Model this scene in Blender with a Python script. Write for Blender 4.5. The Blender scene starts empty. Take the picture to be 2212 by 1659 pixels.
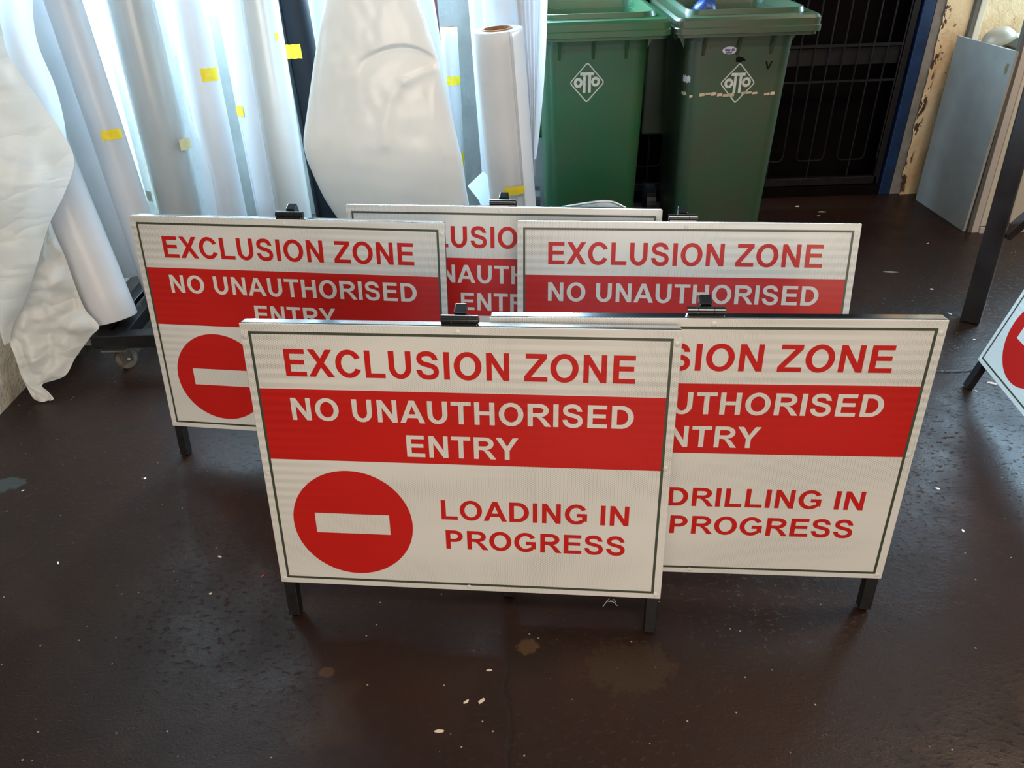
import bpy, bmesh, math, random
from mathutils import Vector, Matrix, noise
from mathutils.geometry import tessellate_polygon

random.seed(7)
PI = math.pi
sc = bpy.context.scene
COL = sc.collection

# ------------------------------------------------------------------ camera
CF, CH, CP, CR = 1627.65, 1.482, 0.57688, -0.03399      # focal length in px of a 2212 px wide frame, height, pitch, roll
cx = Vector((1, 0, 0)); cu = Vector((0, math.sin(CP), math.cos(CP))); cfw = Vector((0, math.cos(CP), -math.sin(CP)))
ax = math.cos(CR)*cx + math.sin(CR)*cu
au = -math.sin(CR)*cx + math.cos(CR)*cu
cam_data = bpy.data.cameras.new('camera')
cam = bpy.data.objects.new('camera', cam_data); COL.objects.link(cam)
m = Matrix.Identity(4)
for i in range(3):
    m[i][0] = ax[i]; m[i][1] = au[i]; m[i][2] = -cfw[i]
m[2][3] = CH
cam.matrix_world = m
cam_data.sensor_width = 36.0; cam_data.lens = CF/2212*36.0
cam_data.clip_start = 0.05; cam_data.clip_end = 100
sc.camera = cam
EYE = Vector((0, 0, CH))

# ------------------------------------------------------------------ light and exposure
sc.view_settings.view_transform = 'Standard'
sc.view_settings.look = 'None'
sc.view_settings.gamma = 1.0
sc.view_settings.use_curve_mapping = False
sc.view_settings.exposure = 0.0
w = bpy.data.worlds.new('world'); sc.world = w; w.use_nodes = True
w.node_tree.nodes['Background'].inputs[0].default_value = (0.75, 0.86, 1.0, 1)
w.node_tree.nodes['Background'].inputs[1].default_value = 1.0

def area(name, loc, look, sx, sy, power, color, spread=180):
    l = bpy.data.lights.new(name, 'AREA'); l.shape = 'RECTANGLE'; l.size = sx; l.size_y = sy
    l.energy = power; l.color = color; l.spread = math.radians(spread)
    o = bpy.data.objects.new(name, l); COL.objects.link(o)
    o.location = loc
    o.rotation_euler = (Vector(look) - Vector(loc)).to_track_quat('-Z', 'Y').to_euler()
    return o
SKY = (0.50, 0.78, 1.0)
WARM = (1.0, 0.85, 0.70)
# daylight in the tall window of the back wall, and in the side window; then three added fill lights
area('daylight_back_window', (-0.70, 4.16, 1.86), (-0.70, 0.0, 1.0), 2.08, 1.45, 470, SKY)
area('daylight_side_window', (-1.84, 3.50, 1.90), (1.0, 2.7, 0.9), 0.8, 0.8, 85, SKY)
area('daylight_right_window', (3.65, 4.16, 1.80), (1.2, 1.6, 0.2), 1.7, 1.2, 190, SKY)
area('warm_front_fill', (0.5, -4.0, 1.75), (0.4, 1.6, 0.6), 3.6, 2.2, 165, WARM)  # unseen warm fill added behind the camera; no doorway is built there
area('overhead_fill', (0.3, -0.5, 3.5), (0.3, 0.1, 0.0), 2.6, 0.5, 70, (1.0, 0.90, 0.78))  # added overhead fill that brightens the faces of the rear signs
area('rear_floor_fill', (2.7, 2.0, 3.45), (2.2, 2.9, 0), 1.3, 0.3, 58, (1.0, 0.78, 0.58))  # added warm fill that lifts the dark floor near the gate

# ------------------------------------------------------------------ helpers
def ray(px, py):
    return ax*((px - 1106)/CF) - au*((py - 829.5)/CF) + cfw
def at(px, py, Y):
    d = ray(px, py); return EYE + d*(Y/d.y)
def on_floor(px, py, z=0.0):
    d = ray(px, py); return EYE + d*((z - CH)/d.z)

def mesh(name, verts, faces, mat, parent=None, smooth=False, mats=None):
    me = bpy.data.meshes.new(name)
    me.from_pydata([tuple(v) for v in verts], [], faces)
    me.materials.append(mat)
    if mats:
        for x in mats: me.materials.append(x)
    if smooth:
        for p in me.polygons: p.use_smooth = True
    me.update()
    o = bpy.data.objects.new(name, me); COL.objects.link(o)
    if parent is not None: o.parent = parent
    return o
def from_bm(name, bm, mat, parent=None, smooth=False, recalc=True):
    if recalc: bmesh.ops.recalc_face_normals(bm, faces=bm.faces)
    me = bpy.data.meshes.new(name); bm.to_mesh(me); bm.free()
    me.materials.append(mat)
    if smooth:
        for p in me.polygons: p.use_smooth = True
    o = bpy.data.objects.new(name, me); COL.objects.link(o)
    if parent is not None: o.parent = parent
    return o
def smooth_angle(o, deg=40):
    me = o.data
    for p in me.polygons: p.use_smooth = True
    bm = bmesh.new(); bm.from_mesh(me)
    for e in bm.edges:
        if len(e.link_faces) == 2 and e.calc_face_angle(0) > math.radians(deg): e.smooth = False
    bm.to_mesh(me); bm.free()
    return o
def tag(o, label, cat, group=None):
    o['label'] = label; o['category'] = cat
    if group: o['group'] = group
    return o
def empty(name, loc=(0, 0, 0), label=None, cat=None, group=None):
    o = bpy.data.objects.new(name, None); COL.objects.link(o); o.location = loc
    o.empty_display_size = 0.1
    if label: tag(o, label, cat, group)
    return o
def struct(o):
    o['kind'] = 'structure'; return o
def add_box(bm, lo, hi, bevel=0.0, M=None, seg=2):
    vs = []
    x0, y0, z0 = lo; x1, y1, z1 = hi
    for p in ((x0,y0,z0),(x1,y0,z0),(x1,y1,z0),(x0,y1,z0),(x0,y0,z1),(x1,y0,z1),(x1,y1,z1),(x0,y1,z1)):
        p = Vector(p); vs.append(bm.verts.new(M @ p if M else p))
    fs = [bm.faces.new([vs[i] for i in f]) for f in ((0,3,2,1),(4,5,6,7),(0,1,5,4),(1,2,6,5),(2,3,7,6),(3,0,4,7))]
    if bevel > 0:
        es = list({e for f in fs for e in f.edges})
        bmesh.ops.bevel(bm, geom=es, offset=bevel, segments=seg, profile=0.5, affect='EDGES')
def box(name, lo, hi, mat, parent=None, bevel=0.0, M=None):
    bm = bmesh.new(); add_box(bm, lo, hi, bevel, M)
    return from_bm(name, bm, mat, parent)
def frame_of(a, b, up=Vector((0, 0, 1))):
    d = (b - a).normalized()
    if abs(d.dot(up)) > 0.98: up = Vector((0, 1, 0))
    x = up.cross(d).normalized(); y = d.cross(x)
    return Matrix(((x.x, y.x, d.x, a.x), (x.y, y.y, d.y, a.y), (x.z, y.z, d.z, a.z), (0, 0, 0, 1)))
def add_bar(bm, a, b, wx, wy, bevel=0.0):
    a = Vector(a); b = Vector(b)
    add_box(bm, (-wx/2, -wy/2, 0), (wx/2, wy/2, (b - a).length), bevel, frame_of(a, b))
def add_cyl(bm, a, b, r, n=24, r2=None, cap=True):
    a = Vector(a); b = Vector(b); M = frame_of(a, b); L = (b - a).length
    r2 = r if r2 is None else r2
    v0 = [bm.verts.new(M @ Vector((r*math.cos(2*PI*i/n), r*math.sin(2*PI*i/n), 0))) for i in range(n)]
    v1 = [bm.verts.new(M @ Vector((r2*math.cos(2*PI*i/n), r2*math.sin(2*PI*i/n), L))) for i in range(n)]
    for i in range(n): bm.faces.new((v0[i], v0[(i+1) % n], v1[(i+1) % n], v1[i]))
    if cap: bm.faces.new(v0[::-1]); bm.faces.new(v1)
def add_tube_path(bm, pts, r, n=8):
    pts = [Vector(p) for p in pts]; rings = []
    for i, p in enumerate(pts):
        d = (pts[min(i+1, len(pts)-1)] - pts[max(i-1, 0)]).normalized()
        u = Vector((0, 1, 0)) if abs(d.y) < 0.9 else Vector((1, 0, 0))
        x = u.cross(d).normalized(); y = d.cross(x)
        rings.append([bm.verts.new(p + x*r*math.cos(2*PI*k/n) + y*r*math.sin(2*PI*k/n)) for k in range(n)])
    for a, b in zip(rings, rings[1:]):
        for k in range(n): bm.faces.new((a[k], a[(k+1) % n], b[(k+1) % n], b[k]))
    bm.faces.new(rings[0][::-1]); bm.faces.new(rings[-1])
def loft(name, rows, mat, parent=None, closed=True, caps=True, smooth=True):
    n = len(rows[0]); V = [p for r in rows for p in r]; F = []
    for j in range(len(rows)-1):
        for i in range(n if closed else n-1):
            k = (i+1) % n
            F.append((j*n+i, j*n+k, (j+1)*n+k, (j+1)*n+i))
    if closed and caps:
        F.append(tuple(range(n))[::-1]); F.append(tuple((len(rows)-1)*n+i for i in range(n)))
    o = mesh(name, V, F, mat, parent, smooth)
    bm = bmesh.new(); bm.from_mesh(o.data); bmesh.ops.recalc_face_normals(bm, faces=bm.faces); bm.to_mesh(o.data); bm.free()
    return o

# ------------------------------------------------------------------ materials
class N:
    """small node-tree writer"""
    def __init__(s, name):
        s.m = bpy.data.materials.new(name); s.m.use_nodes = True
        s.t = s.m.node_tree; s.t.nodes.clear()
        s.out = s.t.nodes.new('ShaderNodeOutputMaterial')
        s.coord = None
    def n(s, kind, **kw):
        x = s.t.nodes.new(kind)
        for k, v in kw.items(): setattr(x, k, v)
        return x
    def set(s, sock, v):
        if hasattr(v, 'is_output') or isinstance(v, bpy.types.NodeSocket): s.t.links.new(v, sock)
        else:
            if isinstance(v, (tuple, list)) and len(v) == 3 and sock.type == 'RGBA': v = (*v, 1)
            sock.default_value = v
    def obj(s):
        if s.coord is None: s.coord = s.n('ShaderNodeTexCoord').outputs['Object']
        return s.coord
    def world(s):
        return s.n('ShaderNodeNewGeometry').outputs['Position']
    def math(s, op, a, b=0.0, c=0.0, clamp=False):
        x = s.n('ShaderNodeMath', operation=op, use_clamp=clamp)
        s.set(x.inputs[0], a); s.set(x.inputs[1], b); s.set(x.inputs[2], c)
        return x.outputs[0]
    def noise(s, scale, detail=3, rough=0.5, vec=None, dist=0.0):
        x = s.n('ShaderNodeTexNoise'); s.set(x.inputs['Vector'], vec if vec is not None else s.obj())
        s.set(x.inputs['Scale'], scale); s.set(x.inputs['Detail'], detail); s.set(x.inputs['Roughness'], rough); s.set(x.inputs['Distortion'], dist)
        return x.outputs[0]
    def mapping(s, scale=(1, 1, 1), loc=(0, 0, 0), rot=(0, 0, 0), vec=None):
        x = s.n('ShaderNodeMapping'); s.set(x.inputs['Vector'], vec if vec is not None else s.obj())
        x.inputs['Scale'].default_value = scale; x.inputs['Location'].default_value = loc; x.inputs['Rotation'].default_value = rot
        return x.outputs[0]
    def ramp(s, fac, stops):
        x = s.n('ShaderNodeValToRGB'); s.set(x.inputs[0], fac)
        e = x.color_ramp.elements
        while len(e) < len(stops): e.new(0.5)
        for el, (p, c) in zip(e, stops):
            el.position = p; el.color = (*c, 1) if len(c) == 3 else c
        return x.outputs[0]
    def range(s, v, a, b, c=0.0, d=1.0):
        x = s.n('ShaderNodeMapRange'); s.set(x.inputs[0], v)
        for i, q in enumerate((a, b, c, d)): x.inputs[i+1].default_value = q
        return x.outputs[0]
    def mix(s, fac, a, b, mode='MIX'):
        x = s.n('ShaderNodeMix', data_type='RGBA', blend_type=mode)
        s.set(x.inputs[0], fac); s.set(x.inputs[6], a); s.set(x.inputs[7], b)
        return x.outputs[2]
    def bump(s, h, strength=0.3, dist=0.01, normal=None):
        x = s.n('ShaderNodeBump'); s.set(x.inputs['Height'], h); x.inputs['Strength'].default_value = strength; x.inputs['Distance'].default_value = dist
        if normal is not None: s.set(x.inputs['Normal'], normal)
        return x.outputs[0]
    def bsdf(s, color, rough=0.5, metal=0.0, normal=None, spec=0.5, **kw):
        x = s.n('ShaderNodeBsdfPrincipled')
        s.set(x.inputs['Base Color'], color); s.set(x.inputs['Roughness'], rough); s.set(x.inputs['Metallic'], metal)
        s.set(x.inputs['Specular IOR Level'], spec)
        if normal is not None: s.set(x.inputs['Normal'], normal)
        for k, v in kw.items(): s.set(x.inputs[k], v)
        return x.outputs[0]
    def done(s, sh):
        s.t.links.new(sh, s.out.inputs[0]); return s.m

def plain(name, color, rough=0.5, metal=0.0, var=0.12, scale=12, bump=0.0, bscale=60, spec=0.5, **kw):
    b = N(name)
    f = b.noise(scale, 4, 0.6)
    dark = tuple(c*(1-var) for c in color); lite = tuple(min(1, c*(1+var)) for c in color)
    col = b.ramp(f, [(0.3, dark), (0.7, lite)])
    nor = b.bump(b.noise(bscale, 4, 0.6), bump, 0.004) if bump else None
    return b.done(b.bsdf(col, rough, metal, nor, spec, **kw))

def sheeting(name, color, cell=0.55, band=0.26, spec=0.5):
    """prismatic reflective sheeting: honeycomb cells and faint horizontal banding"""
    b = N(name)
    sep = b.n('ShaderNodeSeparateXYZ'); b.set(sep.inputs[0], b.obj()); X, Z = sep.outputs[0], sep.outputs[2]
    k = 2*PI/0.0042
    acc = None
    for a in (0.0, PI/3, 2*PI/3):
        t = b.math('ADD', b.math('MULTIPLY', X, k*math.cos(a)), b.math('MULTIPLY', Z, k*math.sin(a)))
        c = b.math('COSINE', t); acc = c if acc is None else b.math('ADD', acc, c)
    hexf = b.range(acc, -0.6, 1.6, 0.0, 1.0)
    zone = b.range(b.noise(3.0, 1, 0.4, b.mapping((1, 1, 2.0))), 0.40, 0.62, 0.0, 1.0)
    hexf = b.math('MULTIPLY', hexf, b.math('MULTIPLY', zone, cell))
    bz = b.math('SINE', b.math('MULTIPLY', Z, 2*PI/0.0215))
    bz = b.range(bz, -0.55, 0.55, 0.0, 1.0)
    bzone = b.range(b.noise(2.2, 1, 0.4, b.mapping((1.3, 1, 1.3), (3.1, 0, 1.7))), 0.46, 0.66, 0.0, 1.0)
    bz = b.math('MULTIPLY', bz, b.math('MULTIPLY', bzone, band))
    dark = b.math('ADD', hexf, bz)
    col = b.mix(dark, color, tuple(c*0.45 for c in color))
    nor = b.bump(b.noise(9, 2, 0.5), 0.05, 0.004)
    return b.done(b.bsdf(col, 0.34, 0.0, nor, spec*.8, **{'Coat Weight': 0.15, 'Coat Roughness': 0.16}))

def paper(name, color, rough=0.45, trans=0.3, coat=0.3, var=0.04, crumple=0.0):
    b = N(name)
    f = b.noise(5, 3, 0.5)
    col = b.ramp(f, [(0.3, tuple(c*(1-var) for c in color)), (0.7, color)])
    nor = None
    if crumple:
        h = b.noise(5, 2, 0.5, b.mapping((1.0, 1.0, 2.6), (0, 0, 0), (0.2, 0.75, 0.1)), dist=0.35)
        r = b.math('ABSOLUTE', b.math('SUBTRACT', h, 0.5))
        nor = b.bump(r, crumple, 0.05)
    p = b.bsdf(col, rough, 0.0, nor, 0.5, **{'Coat Weight': coat, 'Coat Roughness': 0.2})
    if trans <= 0: return b.done(p)
    t = b.n('ShaderNodeBsdfTranslucent'); b.set(t.inputs[0], col)
    mx = b.n('ShaderNodeMixShader'); mx.inputs[0].default_value = trans
    b.t.links.new(p, mx.inputs[1]); b.t.links.new(t.outputs[0], mx.inputs[2])
    return b.done(mx.outputs[0])

M = {}
M['white_sheet'] = sheeting('white_sheeting', (0.66, 0.65, 0.62))
M['white_letter'] = sheeting('white_letter_sheeting', (0.66, 0.64, 0.60), 0.40, 0.10)
M['red_sheet'] = sheeting('red_sheeting', (0.50, 0.014, 0.011), 0.22, 0.20, 0.3)
M['border'] = plain('border_ink', (0.05, 0.06, 0.04), 0.35, var=0.2, scale=60)
M['alu_edge'] = plain('aluminium_edge', (0.62, 0.62, 0.60), 0.35, 0.6, 0.08)
M['black_gloss'] = plain('black_gloss_paint', (0.008, 0.009, 0.011), 0.16, var=0.3, spec=0.6, **{'Coat Weight': 0.6, 'Coat Roughness': 0.08})
M['bright_rail'] = plain('bright_steel_rail', (0.60, 0.63, 0.66), 0.14, 1.0, 0.10, 20)
M['black_matt'] = plain('black_paint', (0.010, 0.010, 0.011), 0.42, var=0.4, scale=40, bump=0.1)
M['dark_steel'] = plain('dark_painted_steel', (0.022, 0.018, 0.020), 0.22, var=0.5, scale=9, bump=0.12, bscale=25, spec=0.8, **{'Coat Weight': 0.8, 'Coat Roughness': 0.12})
M['tape'] = plain('yellow_tape', (0.82, 0.62, 0.015), 0.45, var=0.10, scale=40)
M['tape_old'] = plain('faded_tape', (0.66, 0.60, 0.33), 0.5, var=0.10, scale=40)
M['vinyl_white'] = paper('white_vinyl', (0.84, 0.86, 0.90), 0.38, 0.30, 0.25)
M['vinyl_blue'] = paper('cool_white_vinyl', (0.80, 0.86, 0.92), 0.35, 0.40, 0.3)
M['vinyl_grey'] = paper('grey_satin_film', (0.50, 0.49, 0.475), 0.22, 0.12, 0.5, 0.06)
M['vinyl_pearl'] = paper('pearl_film', (0.66, 0.67, 0.66), 0.20, 0.15, 0.5, 0.05)
M['vinyl_navy'] = plain('navy_film', (0.009, 0.012, 0.017), 0.55, var=0.2, spec=0.18)
M['paper_white'] = paper('white_paper', (0.82, 0.82, 0.83), 0.60, 0.32, 0.0)
M['sheet_crumpled'] = paper('crumpled_sheet', (0.80, 0.80, 0.77), 0.42, 0.32, 0.25, 0.05, 0.42)
M['sheet_bright'] = paper('thin_white_sheet', (0.84, 0.88, 0.92), 0.4, 0.45, 0.2)
M['sheet_ivory'] = paper('ivory_gloss_sheet', (0.86, 0.83, 0.79), 0.36, 0.15, 0.35, 0.04, 0.05)
M['card'] = plain('cardboard_core', (0.30, 0.15, 0.07), 0.75, var=0.25, scale=50, bump=0.2)
M['wood_maroon'] = plain('maroon_paint', (0.075, 0.018, 0.022), 0.45, var=0.25)
M['galv'] = plain('galvanised_sheet', (0.52, 0.55, 0.57), 0.28, 0.85, 0.15, 30, 0.05)
M['grey_board'] = plain('grey_board', (0.33, 0.325, 0.31), 0.45, var=0.10, scale=7, bump=0.05)
M['board_edge'] = plain('board_edge', (0.10, 0.095, 0.085), 0.6, var=0.2)
M['cream'] = plain('cream_enamel', (0.60, 0.55, 0.45), 0.38, var=0.05, scale=5)
M['cream_dull'] = plain('cream_flange', (0.50, 0.45, 0.41), 0.42, var=0.05, scale=5)
M['bowl'] = plain('dull_enamel', (0.40, 0.34, 0.26), 0.45, 0.15, 0.1)
M['blue_paint'] = plain('blue_paint', (0.004, 0.022, 0.080), 0.40, var=0.35, scale=10, bump=0.2)
M['gate_black'] = plain('gate_black', (0.0065, 0.0055, 0.006), 0.5, var=0.5, scale=20, bump=0.15, spec=0.3)
M['void_black'] = plain('dark_door', (0.0030, 0.0018, 0.0019), 0.9, var=0.3, spec=0.08)
M['rubber'] = plain('worn_rubber', (0.16, 0.14, 0.115), 0.6, var=0.5, scale=45, bump=0.2)
M['steel'] = plain('bright_steel', (0.50, 0.47, 0.42), 0.28, 0.95, 0.15, 30)
M['blue_plastic'] = plain('blue_plastic', (0.006, 0.035, 0.17), 0.4)
M['sticker_white'] = plain('sticker_white', (0.55, 0.55, 0.62), 0.4, var=0.15, scale=90)
M['sticker_ink'] = plain('sticker_ink', (0.10, 0.09, 0.20), 0.5)
M['logo_print'] = plain('logo_print', (0.52, 0.56, 0.52), 0.5, var=0.12, scale=60)
M['cream_paint_streak'] = plain('cream_paint_streak', (0.52, 0.42, 0.30), 0.6, var=0.2, scale=50)
M['marker'] = plain('black_marker', (0.006, 0.007, 0.006), 0.8, spec=0.1)
M['scrap'] = plain('paper_scrap', (0.62, 0.54, 0.43), 0.6)
M['scrap_white'] = plain('white_scrap', (0.75, 0.77, 0.78), 0.5)
M['scrap_red'] = plain('red_scrap', (0.50, 0.05, 0.03), 0.5)

def bin_mat(name, base, grime, amount):
    b = N(name)
    g = b.noise(5, 6, 0.65, b.mapping((1, 1, 0.7)))
    f = b.range(g, 0.50 - amount*0.25, 0.72, 0.0, 1.0)
    col = b.mix(f, base, grime)
    scr = b.noise(40, 3, 0.7, b.mapping((1, 1, 3.0), (0, 0, 0), (0.3, 0.6, 0.2)))
    col = b.mix(b.range(scr, 0.70, 0.80, 0.0, 0.35), col, (0.16, 0.20, 0.14))
    nor = b.bump(b.noise(220, 2, 0.5), 0.10, 0.002)
    return b.done(b.bsdf(col, 0.32, 0.0, nor, 0.5))
M['bin_green'] = bin_mat('bin_green_clean', (0.020, 0.095, 0.040), (0.045, 0.085, 0.035), 0.3)
M['bin_green_dirty'] = bin_mat('bin_green_dirty', (0.026, 0.080, 0.038), (0.060, 0.062, 0.040), 0.9)

def film_mat():
    b = N('clear_film')
    tr = b.n('ShaderNodeBsdfTransparent'); tr.inputs[0].default_value = (0.96, 0.98, 0.98, 1)
    col = b.ramp(b.noise(30, 3, 0.6), [(0.3, (0.72, 0.78, 0.80)), (0.7, (0.84, 0.90, 0.92))])
    d = b.bsdf(col, 0.16, 0.0, None, 0.6)
    t = b.n('ShaderNodeBsdfTranslucent'); b.set(t.inputs[0], col)
    m1 = b.n('ShaderNodeMixShader'); m1.inputs[0].default_value = 0.35
    b.t.links.new(d, m1.inputs[1]); b.t.links.new(t.outputs[0], m1.inputs[2])
    lw = b.n('ShaderNodeLayerWeight'); lw.inputs[0].default_value = 0.35
    f = b.range(lw.outputs[1], 0.0, 1.0, 0.12, 0.80)
    m2 = b.n('ShaderNodeMixShader'); b.set(m2.inputs[0], f)
    b.t.links.new(tr.outputs[0], m2.inputs[1]); b.t.links.new(m1.outputs[0], m2.inputs[2])
    return b.done(m2.outputs[0])
M['film'] = film_mat()

def floor_mat():
    b = N('worn_brown_concrete')
    P = b.world()
    big = b.noise(1.3, 4, 0.6, P)
    mid = b.noise(7, 5, 0.65, P)
    col = b.ramp(big, [(0.35, (0.0200, 0.0098, 0.0072)), (0.52, (0.0255, 0.0120, 0.0083)), (0.68, (0.0340, 0.0150, 0.0098))])
    col = b.mix(b.range(mid, 0.40, 0.66, 0.0, 0.55), col, (0.0130, 0.0074, 0.0058))
    blot = b.noise(3.1, 3, 0.55, b.mapping((1, 1, 1), (4.2, 1.1, 0), vec=P))
    col = b.mix(b.range(blot, 0.64, 0.72, 0.0, 0.45), col, (0.044, 0.023, 0.012))
    chips = b.n('ShaderNodeTexVoronoi'); b.set(chips.inputs['Vector'], P); chips.inputs['Scale'].default_value = 46
    cm = b.range(chips.outputs['Distance'], 0.06, 0.12, 1.0, 0.0)
    sel = b.n('ShaderNodeSeparateColor'); b.set(sel.inputs[0], chips.outputs['Color'])
    cm = b.math('MULTIPLY', cm, b.range(sel.outputs[0], 0.88, 0.90, 0.0, 0.85))
    col = b.mix(cm, col, (0.40, 0.36, 0.31))
    dk = b.noise(22, 4, 0.7, b.mapping((1, 2.2, 1), (1.3, 0.4, 0), vec=P))
    dkm = b.range(dk, 0.66, 0.74, 0.0, 0.8)
    col = b.mix(dkm, col, (0.012, 0.010, 0.010))
    sx = b.n('ShaderNodeSeparateXYZ'); b.set(sx.inputs[0], P); X, Y = sx.outputs[0], sx.outputs[1]
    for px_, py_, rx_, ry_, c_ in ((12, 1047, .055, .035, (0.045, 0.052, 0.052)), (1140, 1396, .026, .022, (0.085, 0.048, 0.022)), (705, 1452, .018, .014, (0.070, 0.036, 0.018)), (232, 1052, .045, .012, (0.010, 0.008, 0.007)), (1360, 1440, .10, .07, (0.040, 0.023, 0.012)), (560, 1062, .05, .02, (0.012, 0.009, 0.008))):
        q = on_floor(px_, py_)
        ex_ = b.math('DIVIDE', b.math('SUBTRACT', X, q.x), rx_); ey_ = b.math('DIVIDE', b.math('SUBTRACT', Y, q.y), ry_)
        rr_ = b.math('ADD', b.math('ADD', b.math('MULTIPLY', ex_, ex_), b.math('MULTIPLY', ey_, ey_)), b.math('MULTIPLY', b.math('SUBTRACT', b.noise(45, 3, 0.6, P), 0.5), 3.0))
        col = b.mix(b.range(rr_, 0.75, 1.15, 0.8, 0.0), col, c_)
    wob = b.math('MULTIPLY', b.math('SUBTRACT', b.noise(9, 4, 0.6, P), 0.5), 0.05)
    # old joint running towards the camera and the crack across the right of the floor
    j1 = b.range(b.math('ABSOLUTE', b.math('ADD', b.math('ADD', X, 0.035), wob)), 0.0, 0.008, 0.55, 0.0)
    j1 = b.math('MULTIPLY', j1, b.range(Y, 1.05, 1.25, 1.0, 0.0))
    j2 = b.range(b.math('ABSOLUTE', b.math('ADD', b.math('SUBTRACT', Y, 2.262), wob)), 0.002, 0.011, 1.0, 0.0)
    j2 = b.math('MULTIPLY', j2, b.range(X, 1.38, 1.46, 0.0, 1.0))
    jj = b.math('MAXIMUM', j1, j2)
    col = b.mix(jj, col, (0.008, 0.007, 0.007))
    rough = b.range(mid, 0.3, 0.7, 0.30, 0.46)
    pit = b.noise(48, 5, 0.62, b.mapping((1, 1.7, 1), vec=P))
    pits = b.range(pit, 0.575, 0.72, 0.0, 1.0)
    fine = b.noise(140, 3, 0.6, P)
    soft = b.noise(6, 2, 0.5, P)
    h = b.math('ADD', b.math('ADD', b.math('MULTIPLY', pits, -0.60), b.math('MULTIPLY', fine, 0.13)), b.math('MULTIPLY', soft, 0.7))
    h = b.math('ADD', h, b.math('MULTIPLY', pit, 0.22))
    h = b.math('SUBTRACT', h, b.math('MULTIPLY', jj, 0.8))
    nor = b.bump(h, 0.27, 0.012)
    return b.done(b.bsdf(col, rough, 0.0, nor, 0.25))
M['floor'] = floor_mat()

def plaster(name, a, bcol, stain, chip, chips=0.74, bump=0.5, edge=None):
    b = N(name); P = b.world()
    f = b.noise(3.0, 6, 0.65, P)
    col = b.ramp(f, [(0.35, bcol), (0.6, a)])
    s = b.noise(2.1, 5, 0.6, b.mapping((1, 1, 0.6), (2.0, 5.0, 1.0), vec=P))
    col = b.mix(b.range(s, 0.46, 0.66, 0.0, 0.9), col, stain)
    c = b.noise(20, 4, 0.6, b.mapping((1, 1, 0.8), (0, 0, 0), (0, 0.6, 0), vec=P))
    col = b.mix(b.range(c, chips, chips+0.03, 0.0, 0.9), col, chip)
    if edge:      # holes where the plaster breaks off along its edge
        sp = b.n('ShaderNodeSeparateXYZ'); b.set(sp.inputs[0], P)
        hol = b.noise(17, 3, 0.6, b.mapping((1.6, 1, 0.8), (0.7, 0, 0.2), vec=P))
        near = b.math('MULTIPLY', b.range(sp.outputs[0], edge[0], edge[0]+.012, 0.0, 1.0), b.range(sp.outputs[0], edge[1]-.012, edge[1], 1.0, 0.0))
        col = b.mix(b.math('MULTIPLY', near, b.range(hol, 0.52, 0.55, 0.0, 0.95)), col, chip)
    h = b.math('ADD', b.noise(14, 6, 0.65, P), b.math('MULTIPLY', b.noise(90, 3, 0.6, P), 0.2))
    return b.done(b.bsdf(col, 0.85, 0.0, b.bump(h, bump, 0.02), 0.2))
M['plaster_white'] = plaster('old_white_plaster', (0.38, 0.40, 0.39), (0.29, 0.31, 0.30), (0.22, 0.225, 0.215), (0.12, 0.11, 0.10), 0.73, 0.3)
M['plaster_cream'] = plaster('stained_cream_plaster', (0.80, 0.66, 0.45), (0.66, 0.52, 0.34), (0.50, 0.29, 0.13), (0.050, 0.020, 0.012), 0.655, 0.9, edge=(2.195, 2.245))
M['plaster_left'] = plaster('rough_left_plaster', (0.72, 0.67, 0.56), (0.58, 0.52, 0.42), (0.26, 0.20, 0.13), (0.06, 0.045, 0.03), 0.72, 0.8)
M['reveal'] = plain('grey_render', (0.20, 0.19, 0.18), 0.8, var=0.25, scale=14, bump=0.5, bscale=40)
M['ceiling'] = plain('roof_sheet', (0.07, 0.06, 0.05), 0.7)
M['wall_dark'] = plain('workshop_wall', (0.075, 0.06, 0.048), 0.8)

# ------------------------------------------------------------------ room shell
XL, XR, YB, YF, ZC = -1.80, 5.2, 4.10, -4.2, 3.6
def grid_wall(name, rects, mat, depth_axis, d0, d1):
    """one wall made of rectangular blocks around its openings"""
    bm = bmesh.new()
    for a0, a1, z0, z1 in rects:
        if depth_axis == 'y': add_box(bm, (a0, d0, z0), (a1, d1, z1))
        else: add_box(bm, (d0, a0, z0), (d1, a1, z1))
    return struct(from_bm(name, bm, mat))
struct(mesh('floor', [(XL-.3, YF-.3, 0), (XR+.3, YF-.3, 0), (XR+.3, YB+1.0, 0), (XL-.3, YB+1.0, 0)], [(0, 1, 2, 3)], M['floor']))
bm = bmesh.new()
add_box(bm, (XL-.3, YF-.3, ZC), (XR+.3, YB+1.0, ZC+.1))
struct(from_bm('ceiling', bm, M['ceiling']))
GX0, GX1, GZ = 0.42, 2.165, 2.15
grid_wall('wall_back', [(XL, -1.75, 0, ZC), (-1.75, 0.36, 0, 1.13), (-1.75, 0.36, 2.60, ZC), (0.36, GX0, 0, ZC), (GX0, GX1, GZ, ZC)], M['plaster_white'], 'y', YB, YB+.25)
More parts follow.
